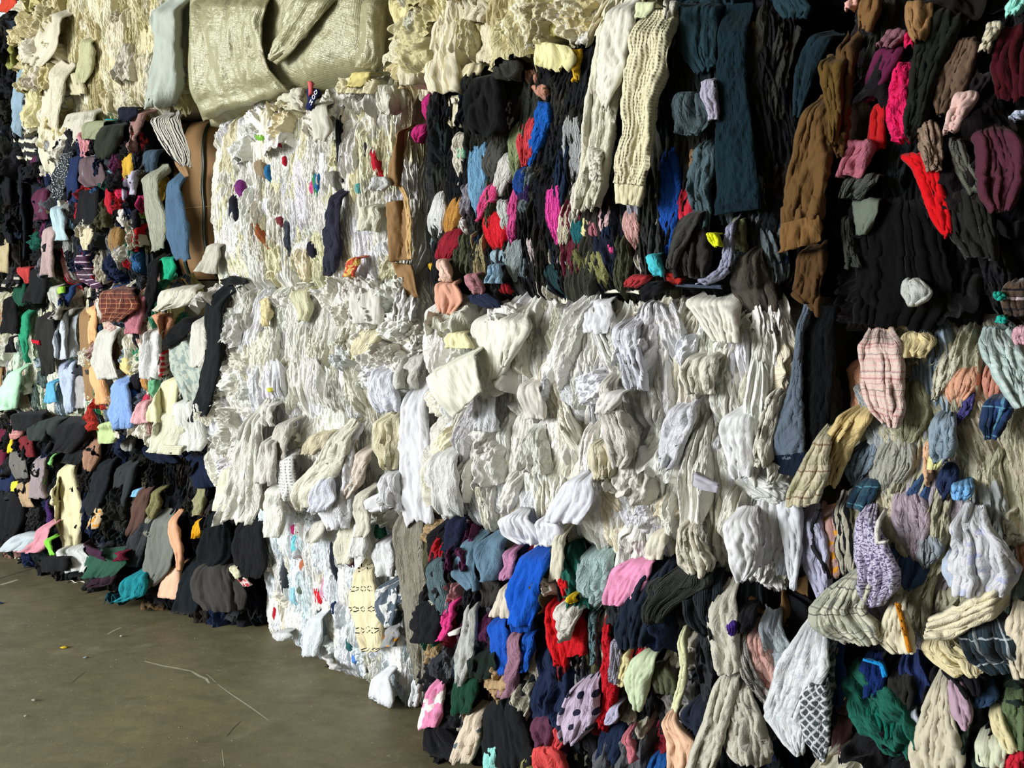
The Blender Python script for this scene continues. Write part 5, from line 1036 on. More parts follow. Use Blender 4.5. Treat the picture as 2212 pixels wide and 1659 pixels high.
H('C2','cloth','white flap over the knotted ivory blouse',[(1328,842,52),(1318,866,48),(1300,892,24)],'dcdad4','smooth',d=.12,nf=1,amp=.016)
H('C2','shirt','cream bunched shirt left of the knotted ivory blouse',[(1296,944,30),(1304,975,54),(1306,1010,58),(1306,1034,30)],'d3ccb2',d=.06,nf=5,amp=.024,cat='shirt')
H('C2','shirt','bluish white shirt front hanging at the bottom of the large white bale',[(1252,1024,40),(1246,1060,76),(1232,1096,92),(1218,1128,76)],'d7d8e0','smooth',d=.09,nf=3,amp=.02,cat='shirt',flo=0)
H('C2','shirt','white shirt ball drooping below the large white bale',[(1110,1106,40),(1114,1128,78),(1130,1152,92),(1148,1172,40)],'e3e3e9','smooth',d=.09,nf=3,amp=.03,cat='shirt',flo=0)
H('C2','shirt','white shirt cuff hanging right of the drooping shirt ball',[(1176,1120,44),(1188,1146,56),(1190,1176,40)],'dfdfe6','smooth',d=.10,nf=2,amp=.02,cat='shirt',flo=0)
H('C2','ribbon','cream cloth strip dangling below the large white bale',[(1212,1140,12),(1206,1180,24),(1204,1220,26),(1200,1254,24)],'d2cdb8','smooth',d=.11,nf=1,amp=.01,cat='cloth',flo=0)
H('C2','shirt','off-white shirt with a folded corner at the top right of the large white bale',[(1540,632,100),(1546,660,110),(1560,700,84),(1570,740,60)],'d8d5c8','smooth',d=.065,nf=3,amp=.024,cat='shirt')
H('C2','apron','white apron hanging low at the right of the large white bale',[(1598,1100,50),(1602,1140,74),(1606,1190,74),(1606,1226,56),(1604,1254,18)],'dededf','smooth',d=.11,nf=3,amp=.02,cat='apron',flo=0)
H('C2','cloth','grey-lavender strip across the lower right of the large white bale',[(1488,1016,1488,1042),(1520,1030,1514,1060),(1556,1044,1550,1064)],'b3b1bb','smooth',d=.08,nf=1,amp=.012)
H('C2','cloth','frayed white cloth standing out at the right edge of the large white bale',[(1692,826,30),(1678,860,40),(1664,910,42),(1654,960,46),(1652,1002,36)],'d9d6c8',d=.06,nf=3,amp=.026,flo=-.06)
H('C2','sheet','white sheet hanging down at the right edge of the large white bale',[(1664,1060,40),(1668,1110,56),(1668,1170,58),(1660,1218,44)],'d9d9db','smooth',d=.04,nf=3,amp=.018,cat='sheet',flo=-.05)
H('C2','cloth','white rag trailing to a point right of the hanging sheet',[(1672,996,20),(1680,1020,34),(1668,1040,20)],'dcdccf',d=.07,nf=2,flo=-.06)
H('C2','shirt','white cotton shirt pressed in the upper middle of the large white bale',[(1290,640,60),(1296,680,66),(1290,720,50)],'dedee2','smooth',d=.05,nf=4,amp=.02,cat='shirt')
H('C2','shirt','twisted bluish white shirt in the upper middle of the large white bale',[(1360,680,50),(1352,730,56),(1368,780,50),(1384,840,36)],'d8d9e2',d=.05,nf=5,amp=.022,cat='shirt')
H('C2','shirt','ivory shirt wrung in the right half of the large white bale',[(1480,860,44),(1472,910,60),(1456,960,50),(1446,1010,30)],'d6d6dc',d=.06,nf=6,amp=.022,cat='shirt')
H('C2','towel','ivory cloth pouch at the bottom right of the large white bale',[(1490,1120,34),(1492,1165,56),(1510,1215,80),(1516,1236,50)],'d6d0be',d=.07,nf=4,amp=.026,cat='cloth',flo=0)
H('C2','cloth','cream cloth fold left of the ivory pouch',[(1424,1146,30),(1418,1175,42),(1414,1206,34)],'d8d2bf','smooth',d=.06,nf=2,amp=.018,flo=0)
H('C2','shirt','off-white blouse bunched in the left half of the large white bale',[(1146,820,36),(1150,860,56),(1160,905,44)],'d4d0c6','smooth',d=.05,nf=5,amp=.022,cat='shirt')
H('C2','shirt','white cotton shirt hanging on the left side of the large white bale',[(966,960,40),(960,1010,56),(966,1070,60),(980,1110,44)],'d9d9d4',d=.05,nf=4,amp=.02,cat='shirt',flo=0)
H('C2','shirt','white shirt gathered below the square pillowcase corner',[(1046,840,36),(1052,880,56),(1052,930,52)],'dcdde0',d=.05,nf=5,amp=.02,cat='shirt')
H('C2','cloth','translucent-looking white cloth in the right half of the large white bale',[(1606,880,46),(1590,920,70),(1596,980,62),(1606,1030,40)],'dadada','smooth',d=.06,nf=4,amp=.022)
H('C2','shirt','ivory shirt folded in the upper right of the large white bale',[(1530,760,60),(1512,800,74),(1520,850,60)],'d5d0c2',d=.05,nf=4,amp=.022,cat='shirt')
# mixed floor bale C3
sw = H('C3','sweatshirt','royal blue sweatshirt sleeve hanging over the floor bale',[(1170,1178,36),(1158,1205,66),(1140,1260,72),(1132,1310,62),(1128,1346,52)],'1351b6','fleece',d=.10,nf=3,amp=.024,cat='sweatshirt',hem=.005)
H('C3','cuff','ribbed cuff',[(1129,1342,50),(1128,1364,44)],'114aa8','knit',d=.10,nf=3,amp=.01,parent=sw,pinch=0,m=10)
H('C3','sweatshirt','royal blue fleece below the blue sweatshirt sleeve, left of the mauve scarf',[(1070,1330,34),(1080,1365,46),(1086,1410,38),(1094,1450,20)],'1a50b2','fleece',d=.07,nf=3,amp=.02,cat='sweatshirt')
H('C3','sweatshirt','royal blue knit tail right of the mauve scarf',[(1136,1362,36),(1136,1400,38),(1130,1450,26)],'1f58b8','crinkle',d=.06,nf=5,cat='sweatshirt')
H('C3','fleece_jacket','steel blue fleece collar at the top of the floor bale',[(1074,1150,40),(1066,1185,58),(1060,1220,54),(1058,1248,40)],'5b7588','fleece',d=.09,nf=2,amp=.03,cat='jacket')
H('C3','fleece_jacket','steel blue fleece sleeve left of the steel blue collar',[(1030,1150,30),(1012,1195,46),(1008,1235,46),(1028,1270,24)],'5f7a8d','fleece',d=.08,nf=2,amp=.024,cat='jacket')
H('C3','cloth','dark navy cloth at the top left of the floor bale',[(990,1112,24),(988,1145,42),(974,1188,36)],'1c2238',d=.08,nf=3,amp=.022)
H('C3','sweater','grey-teal knit sweater at the left side of the floor bale',[(944,1196,26),(946,1240,40),(956,1290,40),(966,1322,20)],'5b7176','knit',d=.07,nf=3,amp=.022,cat='sweater')
H('C3','cloth','hot pink cloth strip at the left side of the floor bale',[(984,1288,12),(974,1328,16),(962,1378,14)],'cf3c7e',d=.07,nf=1)
kn2 = H('C3','sweater','pale grey knit sleeve knotted at the top of the floor bale',[(1012,1290,28),(1018,1316,20),(1018,1345,28),(1010,1400,38),(1002,1445,32),(998,1472,12)],'bcbdb7','fleece',d=.09,nf=3,amp=.02,cat='sweater')
H('C3','cloth','mauve pink cloth beside the royal blue sweatshirt sleeve',[(1104,1182,24),(1106,1215,22),(1096,1250,20)],'ac7898',d=.09,nf=3)
H('C3','skirt','cream felt cone hanging under the mauve pink cloth',[(1094,1260,14),(1088,1296,30),(1082,1332,44)],'cec5b3','smooth',d=.10,nf=2,amp=.018,cat='skirt')
H('C3','scarf','mauve scarf hanging between the royal blue garments',[(1108,1358,20),(1114,1410,28),(1106,1460,28),(1096,1502,38)],'8e6a7b',d=.08,nf=4,cat='scarf')
H('C3','shirt','red shirt crumpled around the white rag',[(1196,1285,22),(1206,1330,40),(1206,1380,42),(1222,1430,26)],'c41a22',d=.07,nf=3,amp=.024,cat='shirt')
H('C3','cloth','red cloth panel right of the white rag',[(1248,1310,26),(1248,1360,44),(1248,1412,34)],'bd1a22',d=.06,nf=3,amp=.02)
H('C3','cloth','small red pennant above the white rag',[(1214,1240,12),(1222,1262,18),(1230,1284,10)],'c81e24',d=.07,nf=1)
H('C3','rag','white rag knotted on the red shirt',[(1236,1296,54),(1228,1325,52),(1226,1350,32),(1228,1378,12)],'d8d4ca',d=.11,nf=4,amp=.028,cat='rag')
H('C3','cloth','small yellow knot above the white rag',[(1238,1284,14),(1240,1292,20),(1240,1300,12)],'dcb920',d=.13,nf=1,amp=.02,m=8,n=8)
H('C3','blanket','aqua quilted blanket squeezed under the large white bale',[(1288,1186,70),(1290,1230,76),(1290,1275,66),(1288,1308,34)],'9bb1af','crinkle',d=.07,nf=4,amp=.03,cat='blanket')
H('C3','ribbon','grey-teal twisted cord below the aqua quilted blanket',[(1282,1306,18),(1284,1350,14),(1286,1430,10)],'5c7478',d=.07,nf=3,cat='cord')
H('C3','shirt','pink shirt bundled under the large white bale',[(1392,1206,50),(1370,1230,86),(1352,1270,84),(1336,1302,50)],'d68cae','smooth',d=.10,nf=3,amp=.028,cat='shirt')
H('C3','sweatpants','navy fleece sweatpants hanging beside the pink shirt',[(1428,1208,50),(1410,1250,84),(1386,1310,86),(1372,1360,78),(1370,1392,62)],'17202e','fleece',d=.10,nf=4,amp=.026,cat='trousers')
H('C3','sweater','charcoal green knit sweater slumped under the large white bale',[(1490,1226,110),(1470,1262,130),(1434,1300,70),(1418,1338,30)],'2d312d','knit',d=.11,nf=3,amp=.03,cat='sweater')
H('C3','sweater','dark grey and navy sweater right of the charcoal green knit',[(1524,1240,60),(1516,1280,84),(1520,1330,64),(1536,1366,30)],'20262c','knit',d=.10,nf=3,amp=.026,cat='sweater')
H('C3','sweater','cream fleece sweater top hanging on the floor bale',[(1570,1264,26),(1566,1300,52),(1562,1350,66),(1570,1400,62),(1580,1446,44)],'bcb8aa','fleece',d=.11,nf=3,amp=.024,cat='sweater')
H('C3','sleeve','long cream fleece sleeve reaching the bottom edge',[(1576,1440,44),(1566,1490,56),(1550,1550,56),(1530,1610,60),(1516,1665,62)],'bab6a7','fleece',d=.13,nf=2,amp=.022,cat='sleeve')
H('C3','sweater','cream fleece sweater hem right of the long cream sleeve',[(1590,1450,40),(1604,1510,62),(1616,1570,84),(1624,1618,94),(1630,1642,60)],'bbb7a9','fleece',d=.11,nf=4,amp=.026,cat='sweater')
H('C3','sweater','grey ribbed sleeve right of the cream fleece sweater',[(1602,1346,26),(1606,1400,32),(1628,1455,36),(1662,1500,36),(1674,1530,18)],'9a9690','knit',d=.10,nf=1,amp=.022,cat='sleeve')
H('C3','trouser_leg','blush pink trouser leg beside the grey fleece pocket',[(1630,1344,18),(1640,1390,42),(1658,1440,46),(1680,1490,34),(1688,1512,14)],'c49b92',d=.10,nf=4,amp=.02,cat='trousers')
H('C3','fleece_jacket','light grey fleece with a pocket at the right of the floor bale',[(1654,1326,36),(1670,1370,56),(1690,1420,60),(1700,1460,46),(1700,1490,20)],'99a2a8','fleece',d=.10,nf=2,amp=.022,cat='jacket',flo=-.05)
H('C3','cloth','dark bundle above the blush pink trouser leg',[(1612,1312,34),(1612,1335,44),(1608,1362,26)],'1b1a1e',d=.10,nf=3,amp=.02)
H('C3','cloth','small purple cloth under the cream fleece sweater top',[(1582,1336,12),(1584,1352,18),(1584,1366,12)],'3c2470',d=.12,nf=1)
H('C3','shirt','pale green shirt corner hanging in the floor bale',[(1408,1400,24),(1392,1430,56),(1376,1470,54),(1376,1505,36),(1380,1528,10)],'b7c3a3','smooth',d=.11,nf=2,amp=.02,cat='shirt')
H('C3','shirt','dark olive shirt beside the pale green shirt corner',[(1416,1434,30),(1432,1460,52),(1440,1496,46)],'4f523e','smooth',d=.08,nf=2,amp=.02,cat='shirt')
H('C3','ribbon','pale yellow-green cloth strip twisting down the floor bale',[(1464,1362,8),(1474,1400,16),(1478,1440,12),(1474,1480,14),(1458,1530,14)],'c8c8a2','smooth',d=.09,nf=1,amp=.01,cat='cloth')
H('C3','tank_top','peach tank top at the bottom of the floor bale',[(1438,1536,14),(1450,1566,34),(1474,1600,64),(1476,1640,62),(1470,1662,50)],'d8b194','smooth',d=.10,nf=4,amp=.026,cat='shirt')
H('C3','cap','navy cap crumpled above the peach tank top',[(1506,1516,34),(1504,1540,58),(1508,1560,50),(1520,1580,24)],'1d2331','smooth',d=.10,nf=2,amp=.03,cat='cap')
H('C3','shirt','lavender dotted shirt near the bottom of the floor bale',[(1272,1458,30),(1266,1490,60),(1256,1530,80),(1246,1570,74),(1236,1598,36)],'c1afc5','dots',d=.09,nf=4,amp=.022,cat='shirt')
H('C3','scarf','red knit scarf squeezed vertically in the floor bale',[(1306,1310,14),(1312,1370,16),(1318,1430,24),(1320,1485,30),(1316,1530,24),(1308,1572,8)],'b81a26','crinkle',d=.07,nf=3,cat='scarf')
H('C3','sleeve','lavender grey sleeve right of the red knit scarf',[(1334,1370,18),(1332,1420,24),(1330,1470,16)],'9a96a6','knit',d=.08,nf=2,cat='sleeve')
H('C3','sleeve','lavender cloth end below the red knit scarf',[(1330,1520,16),(1326,1545,26),(1318,1562,14)],'aaa6c0','smooth',d=.09,nf=1,cat='sleeve')
H('C3','shirt','black T-shirt spread near the bottom of the floor bale',[(1084,1500,50),(1090,1545,84),(1098,1600,100),(1106,1650,96)],'18191b','smooth',d=.09,nf=3,amp=.022,cat='shirt')
H('C3','sweater','dark green sweater at the left of the floor bale',[(1008,1454,44),(1008,1490,58),(1004,1520,46),(1002,1538,24)],'133b2b','fleece',d=.09,nf=3,amp=.026,cat='sweater')
H('C3','cloth','blackish green folded cloth above the dark green sweater',[(1046,1404,50),(1044,1436,74),(1038,1462,50)],'151f1b','smooth',d=.09,nf=2,amp=.024)
H('C3','shirt','pink and pale green dip-dyed shirt at the left corner of the floor bale',[(952,1462,18),(944,1495,34),(938,1530,48),(932,1566,30)],'d884a8','tie_dye',d=.08,nf=3,amp=.022,cat='shirt',flo=-.05)
H('C3','sweater','bleached cream and slate sweater at the bottom left of the floor bale',[(1030,1526,34),(1026,1565,44),(1012,1605,54),(1000,1642,44)],'d7c8b2','bleach',d=.09,nf=3,amp=.022,cat='sweater')
H('C3','cloth','coral red cloth at the bottom of the floor bale',[(1172,1606,30),(1188,1628,64),(1200,1662,60)],'cc4c4a',d=.09,nf=3,amp=.024)
H('C3','cloth','coral red sleeve above the coral red cloth',[(1210,1562,22),(1214,1590,26),(1206,1612,18)],'c8484a',d=.07,nf=2)
H('C3','sweater','plum velour sweater above the coral red cloth',[(1170,1545,30),(1174,1575,48),(1180,1604,28)],'5b3549','velvet',d=.08,nf=3,amp=.024,cat='sweater')
H('C3','cloth','olive yellow cloth at the bottom edge of the floor bale',[(1164,1615,20),(1150,1640,40),(1148,1665,44)],'8a8654',d=.08,nf=2)
H('C3','cloth','aqua cloth strip at the bottom edge of the floor bale',[(1066,1600,18),(1062,1635,28),(1066,1668,26)],'8fd0c6',d=.10,nf=2)
H('C3','cloth','black cloth hanging to the floor at the left corner of the floor bale',[(934,1560,30),(950,1590,60),(966,1620,80),(980,1636,60)],'17171b',d=.07,nf=3,amp=.02,flo=-.04)
H('C3','cloth','black jersey hanging at the left side of the floor bale',[(930,1300,26),(936,1340,40),(930,1385,30)],'17181a',d=.08,nf=3,flo=-.05)
H('C3','cloth','dark grey jersey pressed under the pale grey knit sleeve',[(1054,1230,40),(1066,1270,44),(1060,1306,26)],'35332f',d=.06,nf=4)
H('C3','tag','white paper tag at the left side of the floor bale',[(968,1368,990,1360),(970,1374,988,1370)],'d6d2cc','smooth',d=.10,nf=1,amp=.001,cat='tag',m=6,n=6,pinch=0,rag=0,hem=0)
H('C3','jeans','navy denim trousers near the bottom of the floor bale',[(1330,1560,44),(1322,1600,54),(1310,1650,50)],'1c2840','denim',d=.07,nf=3,cat='trousers')
H('C3','glove','dusty rose glove finger cloth at the bottom of the floor bale',[(1348,1582,14),(1360,1605,18),(1372,1640,10)],'b86a74','fleece',d=.11,nf=1,amp=.014,cat='glove')
H('C3','cloth','bright blue quilted cloth at the bottom edge of the floor bale',[(1440,1624,50),(1434,1645,60),(1430,1668,60)],'1d5090','crinkle',d=.07,nf=4)
H('C3','sweater','pale yellow ribbed knit strip left of the pale green shirt corner',[(1352,1400,20),(1352,1440,20),(1346,1480,14)],'d9cf9a','rib_cream',d=.07,nf=2,cat='sweater')
# ================================================================== dark gap and right-hand stack
js = H('CD0','denim_shorts','dark teal denim shorts hanging at the top, left of the long jeans leg',[(1462,-10,1552,-10),(1464,40,1552,40),(1466,90,1550,95),(1474,120,1548,130),(1502,164,1546,150)],'22373f','denim',d=.10,nf=3,amp=.024,cat='shorts',flo=0)
jl = H('CD0','jeans','long dark teal jeans leg hanging in front of the dark bale',[(1552,-10,1612,-10),(1551,100,1612,100),(1550,220,1618,220),(1548,340,1630,335),(1547,440,1642,425),(1546,466,1645,448)],'10222a','denim',d=.11,nf=1,amp=.014,cat='jeans',flo=0,pinch=0,hem=.004,rag=.02)
H('CD0','hem','folded jeans hem',[(1547,446,1643,430),(1546,467,1645,449)],'0e1e26','denim',d=.118,nf=1,amp=.008,parent=jl,pinch=0,hem=0,rag=.01,m=6,flo=0)
H('CD0','jeans','crumpled dark teal denim bunched in the top right middle',[(1700,-10,60),(1716,20,76),(1722,46,50)],'1f343c','denim',d=.09,nf=3,amp=.03,cat='jeans')
H('CD0','cloth','tan cloth strip right of the long jeans leg',[(1622,40,14),(1626,75,26),(1630,96,22)],'6d5a3c',d=.07,nf=2,flo=-.02)
H('CD0','cloth','torn beige rag hanging in the dark gap',[(1622,160,14),(1628,200,10),(1624,240,22),(1622,270,14)],'8a7c5c',d=.02,nf=2,flo=-.05)
H('CD0','sleeve','dark blue denim sleeve hanging left of the brown corduroys',[(1800,56,34),(1770,90,46),(1746,140,46),(1732,200,32),(1724,250,14)],'16272f','denim',d=.10,nf=2,amp=.022,cat='sleeve',flo=0)
H('CD0','cloth','pale pink cloth corner at the very top right of the centre',[(1846,-8,24),(1844,10,20),(1838,28,14)],'d8a498',d=.12,nf=1,flo=0)
br = H('D1','corduroys','brown corduroy trousers hanging at the upper right',[(1754,196,1800,186),(1734,250,1800,250),(1714,320,1796,320),(1700,390,1786,392),(1692,450,1776,458),(1688,492,1773,472)],'5b4327','velvet',d=.12,nf=2,amp=.02,cat='trousers',flo=0,hem=.005)
H('D1','cuff','turned-up cuff',[(1690,484,1774,464),(1685,515,1773,496),(1682,548,1772,522)],'6a4e2e','velvet',d=.135,nf=1.5,amp=.014,parent=br,pinch=0,hem=.01,flo=0)
H('D1','corduroys','second brown corduroy leg hanging to a point behind the cuffed leg',[(1768,106,1830,98),(1774,170,1818,170),(1790,240,1818,245),(1796,312,1806,312)],'54401f','velvet',d=.14,nf=2,amp=.02,cat='trousers',flo=0)
H('D1','corduroys','narrow brown corduroy leg right of the pointed leg',[(1834,60,44),(1828,130,36),(1824,220,30),(1818,300,26),(1818,340,14)],'513a22','velvet',d=.11,nf=2,amp=.02,cat='trousers',flo=0)
H('D1','corduroys','lower brown corduroy leg end with torn hem below the cuff',[(1728,522,1780,520),(1720,570,1784,570),(1718,620,1778,622),(1714,636,1772,660),(1742,656,1770,682)],'4d3822','velvet',d=.08,nf=3,amp=.02,cat='trousers',flo=0)
H('D1','top','dark magenta satin top at the upper right',[(1938,84,40),(1920,120,60),(1896,170,50),(1878,222,18)],'561c3a','smooth',d=.08,nf=3,amp=.022,cat='shirt')
H('D1','top','dusty mauve cloth above the dark magenta satin top',[(1944,58,34),(1934,84,46),(1910,106,30)],'76505a',d=.09,nf=2,amp=.02)
H('D1','shirt','hot pink ruched shirt at the upper right',[(1966,120,16),(1954,170,36),(1944,220,46),(1942,270,44),(1950,312,36)],'d01e5a','crinkle',d=.085,nf=3,amp=.024,cat='shirt',crush=1.4)
H('D1','cloth','hot pink cloth end below the mauve cloth',[(1972,70,20),(1968,90,22),(1964,106,14)],'c41c50',d=.09,nf=1)
H('D1','scarf','bright red scarf trailing down the black bale',[(1952,306,40),(1974,330,62),(2000,362,54),(2016,410,48),(2032,465,44),(2048,508,12)],'bf1018','smooth',d=.085,nf=3,amp=.026,cat='scarf')
H('D1','cloth','red terry cloth scrap left of the hot pink ruched shirt',[(1906,208,10),(1898,250,28),(1894,300,36),(1896,325,30)],'a61418','fleece',d=.08,nf=2)
H('D1','skirt','dusty pink ruffled hem below the red terry scrap',[(1858,292,36),(1862,320,60),(1850,350,62),(1838,386,44)],'985866',d=.12,nf=4,amp=.026,cat='skirt')
H('D1','cloth','grey ribbed cuff below the dusty pink ruffled hem',[(1880,372,54),(1862,396,76),(1838,430,44)],'4b4d47','knit',d=.10,nf=4,amp=.024)
H('D1','sleeve','sage grey satin sleeve end below the grey ribbed cuff',[(1872,420,56),(1872,460,50),(1862,508,14)],'5c6559','smooth',d=.09,nf=1,amp=.022,cat='sleeve')
H('D1','sock','dark ribbed sock with frayed end in the black bale',[(1832,452,16),(1832,500,22),(1838,545,22),(1846,582,36)],'32342e','knit',d=.09,nf=2,cat='sock')
H('D1','shoulder_pad','white felt shoulder pad lying against the black bale',[(1964,598,10),(1972,612,40),(1982,632,64),(1984,648,44),(1974,660,14)],'bfc1ba','fleece',d=.10,nf=1,amp=.018,cat='pad',pinch=0)
H('D1','scarf','olive black scarf hanging diagonally at the top right',[(2050,-10,70),(2030,60,80),(2006,130,62),(1988,200,46),(1974,260,40),(1964,298,10)],'191b15','smooth',d=.11,nf=3,amp=.024,cat='scarf')
H('D1','cloth','tan suede cloth at the top right, left of the olive scarf',[(1990,-8,46),(1984,30,58),(1986,70,40),(1990,92,12)],'876744','velvet',d=.12,nf=2,amp=.028)
H('D1','cloth','brown suede cloth at the top beside the corduroys',[(1884,-8,36),(1878,25,44),(1870,68,24)],'6c5030','velvet',d=.12,nf=2,amp=.024)
H('D1','blouse','bronze satin blouse hanging at the right top',[(2104,60,24),(2086,110,46),(2062,165,62),(2046,220,50),(2040,250,30)],'5e4b3d','smooth',d=.09,nf=5,amp=.022,cat='shirt')
H('D1','sleeve','taupe pleated sleeve below the bronze satin blouse',[(1998,248,36),(2006,290,50),(2014,335,46),(2022,374,32)],'877262','crinkle',d=.10,nf=4,amp=.022,cat='sleeve')
H('D1','collar','pale pink ruffled collar at the right top',[(2090,184,28),(2088,212,44),(2068,245,32),(2052,290,22)],'d9b6ae','smooth',d=.13,nf=3,amp=.028,cat='collar')
H('D1','cloth','cream lace strip at the top right',[(2152,38,28),(2144,70,26),(2124,115,18)],'bcb39b','lace',d=.11,nf=3)
H('D1','dress','dark red velvet dress at the right edge',[(2204,30,40),(2192,90,70),(2180,150,76),(2190,220,60)],'3b0e15','velvet',d=.09,nf=3,amp=.026,cat='dress')
H('D1','dress','plum velvet dress slumped at the right edge',[(2136,262,90),(2158,310,110),(2166,370,104),(2160,420,84),(2160,456,40)],'4a2532','velvet',d=.11,nf=3,amp=.03,cat='dress')
H('D1','sleeve','grey ribbed sleeve left of the plum velvet dress',[(2062,282,24),(2070,320,32),(2088,370,40),(2118,424,40)],'56574d','knit',d=.09,nf=2,cat='sleeve')
H('D1','fleece_jacket','blackish grey fleece below the plum velvet dress',[(2080,390,50),(2090,450,92),(2104,510,100),(2120,560,70)],'1d1d1c','fleece',d=.07,nf=3,amp=.026,cat='jacket')
H('D1','cloth','pale blue knot at the right edge above the plum velvet dress',[(2206,240,20),(2200,252,30),(2196,264,20)],'b4bcd0',d=.13,nf=2,amp=.02)
H('D1','cloth','mint green cloth in the top right corner',[(2204,-8,30),(2194,20,36),(2186,40,18)],'8ccabd',d=.12,nf=2)
H('D1','cloth','turquoise scrap at the lower right of the black bale',[(2158,630,16),(2162,648,22)],'239a8a',d=.07,nf=1)
H('D1','cloth','turquoise scrap just above the pale gingham cloth',[(2166,682,16),(2162,698,18)],'23a090',d=.08,nf=1)
H('D1','cloth','brown striped cloth at the right edge below the fleece',[(2196,600,30),(2190,640,50),(2196,680,40)],'4c3c30','plum_stripe',d=.05,nf=3)
H('D1','fur_coat','black fur coat filling the lower part of the black bale',[(1940,400,120),(1944,480,170),(1950,560,200),(1950,640,210),(1930,706,160)],'0a0a0b','velvet',d=.055,nf=5,amp=.02,cat='coat')
# long jeans between the white bale and the right stack
H('C2','jeans','long black jeans hanging in the gap right of the large white bale',[(1738,660,1800,660),(1730,760,1802,760),(1728,860,1796,870),(1730,930,1784,930),(1742,984,1766,984)],'0b0c0e','denim',d=.02,nf=2,amp=.016,cat='jeans',flo=0,hem=.004)
tu = H('C2','jeans','inside-out denim leg with a dark hem beside the black jeans',[(1732,650,12),(1726,740,10),(1720,830,22),(1710,900,46),(1704,990,74)],'56616e','denim',d=.05,nf=1,amp=.012,cat='jeans',flo=0,hem=.004,pinch=0)
H('C2','hem','dark navy hem',[(1667,984,1742,976),(1670,1018,1736,1032)],'161f2e','denim',d=.055,nf=1,amp=.006,parent=tu,flo=0,pinch=0,hem=.004,rag=.01,m=8)
H('C2','cloth','long white torn strip hanging right of the large white bale',[(1700,1046,46),(1706,1110,50),(1712,1180,36),(1714,1230,22),(1714,1268,6)],'d7dadf','smooth',d=.05,nf=2,flo=0,cat='cloth')
H('C2','cloth','white torn corner behind the long white strip',[(1678,1180,24),(1690,1212,30),(1688,1240,12)],'c4c8d0','smooth',d=.02,nf=1,flo=0)
# flannel bale D2
H('D2','shirt','pink striped shirt hanging at the top of the flannel bale',[(1890,704,64),(1902,740,88),(1906,790,96),(1908,840,92),(1916,886,74),(1924,914,34)],'d3beb2','red_stripe',d=.09,nf=3,amp=.024,cat='shirt')
H('D2','cloth','cream yellow cloth at the top of the flannel bale',[(1978,716,50),(1984,740,74),(1976,772,50)],'d0c092',d=.07,nf=3,amp=.024)
H('D2','shirt','pale yellow sleeve curving down the left of the flannel bale',[(1872,872,40),(1846,905,70),(1816,950,76),(1796,1000,66),(1786,1050,44)],'c8b27e',d=.08,nf=3,amp=.024,cat='shirt',flo=-.03)
H('D2','shirt','green plaid shirt cuff at the left of the flannel bale',[(1784,926,24),(1772,970,42),(1756,1020,64),(1740,1068,74),(1732,1090,60)],'b5ad94','green_plaid',d=.10,nf=2,amp=.018,cat='shirt',flo=0)
H('D2','gingham_shirt','pale aqua gingham shirt at the right edge of the flannel bale',[(2146,712,70),(2164,755,84),(2182,805,76),(2196,850,50),(2206,880,24)],'c4d0cc','gingham',d=.09,nf=3,amp=.026,cat='shirt')
H('D2','cloth','pale pink cloth at the right edge above the gingham shirt',[(2206,704,26),(2204,725,34),(2208,744,20)],'c49aa4',d=.14,nf=1)
H('D2','scarf','navy blue plaid scarf loop in the flannel bale',[(2166,846,40),(2156,880,62),(2146,920,54),(2142,946,22)],'20355f','blue_plaid',d=.08,nf=3,amp=.022,cat='scarf')
H('D2','shirt','slate blue shirt bunched in the middle of the flannel bale',[(2044,890,34),(2036,925,54),(2040,965,56),(2034,996,28)],'7f8e9a',d=.07,nf=3,amp=.024,cat='shirt')
H('D2','cloth','small pale yellow cloth below the slate blue shirt',[(2034,966,20),(2024,990,34),(2014,1014,18)],'c6c48a','smooth',d=.08,nf=2)
H('D2','blouse','lavender floral blouse hanging low on the flannel bale',[(1872,1090,26),(1872,1130,46),(1882,1180,72),(1900,1225,96),(1900,1262,86),(1890,1298,40)],'c2bdd2','floral',d=.10,nf=4,amp=.026,cat='shirt')
H('D2','shirt','dark teal plaid shirt above the lavender floral blouse',[(1886,1030,36),(1868,1064,56),(1852,1096,44)],'24424f','blue_plaid',d=.05,nf=2,cat='shirt')
H('D2','shirt','white printed shirt bunched at the right of the flannel bale',[(2100,1098,50),(2100,1130,84),(2120,1180,120),(2126,1230,150),(2120,1278,110)],'cfcfd3','white_print',d=.10,nf=4,amp=.032,cat='shirt')
H('D2','cloth','pale blue cloth left of the white printed shirt',[(2052,1200,30),(2062,1232,50),(2070,1266,36)],'b3bfd2','smooth',d=.08,nf=2,amp=.02)
H('D2','shirt','cream fleece sleeve pointing left under the flannel bale',[(2180,1262,2172,1322),(2120,1284,2112,1346),(2060,1312,2052,1376),(2008,1338,1998,1378)],'d2c9ad','fleece',d=.12,nf=2,amp=.024,cat='sleeve',flo=0)
H('D2','plaid_shirt','pale grey plaid shirt hanging under the lavender floral blouse',[(1862,1236,60),(1836,1268,96),(1812,1310,116),(1832,1350,150),(1868,1386,100)],'bbbaa6','grey_plaid',d=.11,nf=3,amp=.024,cat='shirt',flo=0)
H('D2','plaid_shirt','dark blue plaid shirt under the cream fleece sleeve',[(2120,1340,90),(2134,1376,130),(2156,1416,130),(2180,1448,70)],'223038','dark_plaid',d=.10,nf=3,amp=.028,cat='shirt',flo=0)
H('D2','bib','cream bib with orange piping under the flannel bale',[(1936,1300,30),(1938,1340,54),(1936,1380,72),(1950,1408,50)],'cbc4ab','smooth',d=.11,nf=3,amp=.02,cat='bib',flo=0)
H('D2','cloth','cream cloth bunched under the dark blue plaid shirt',[(2020,1376,40),(2036,1400,90),(2070,1426,110),(2100,1446,60)],'cfc39c',d=.10,nf=4,amp=.026,flo=0)
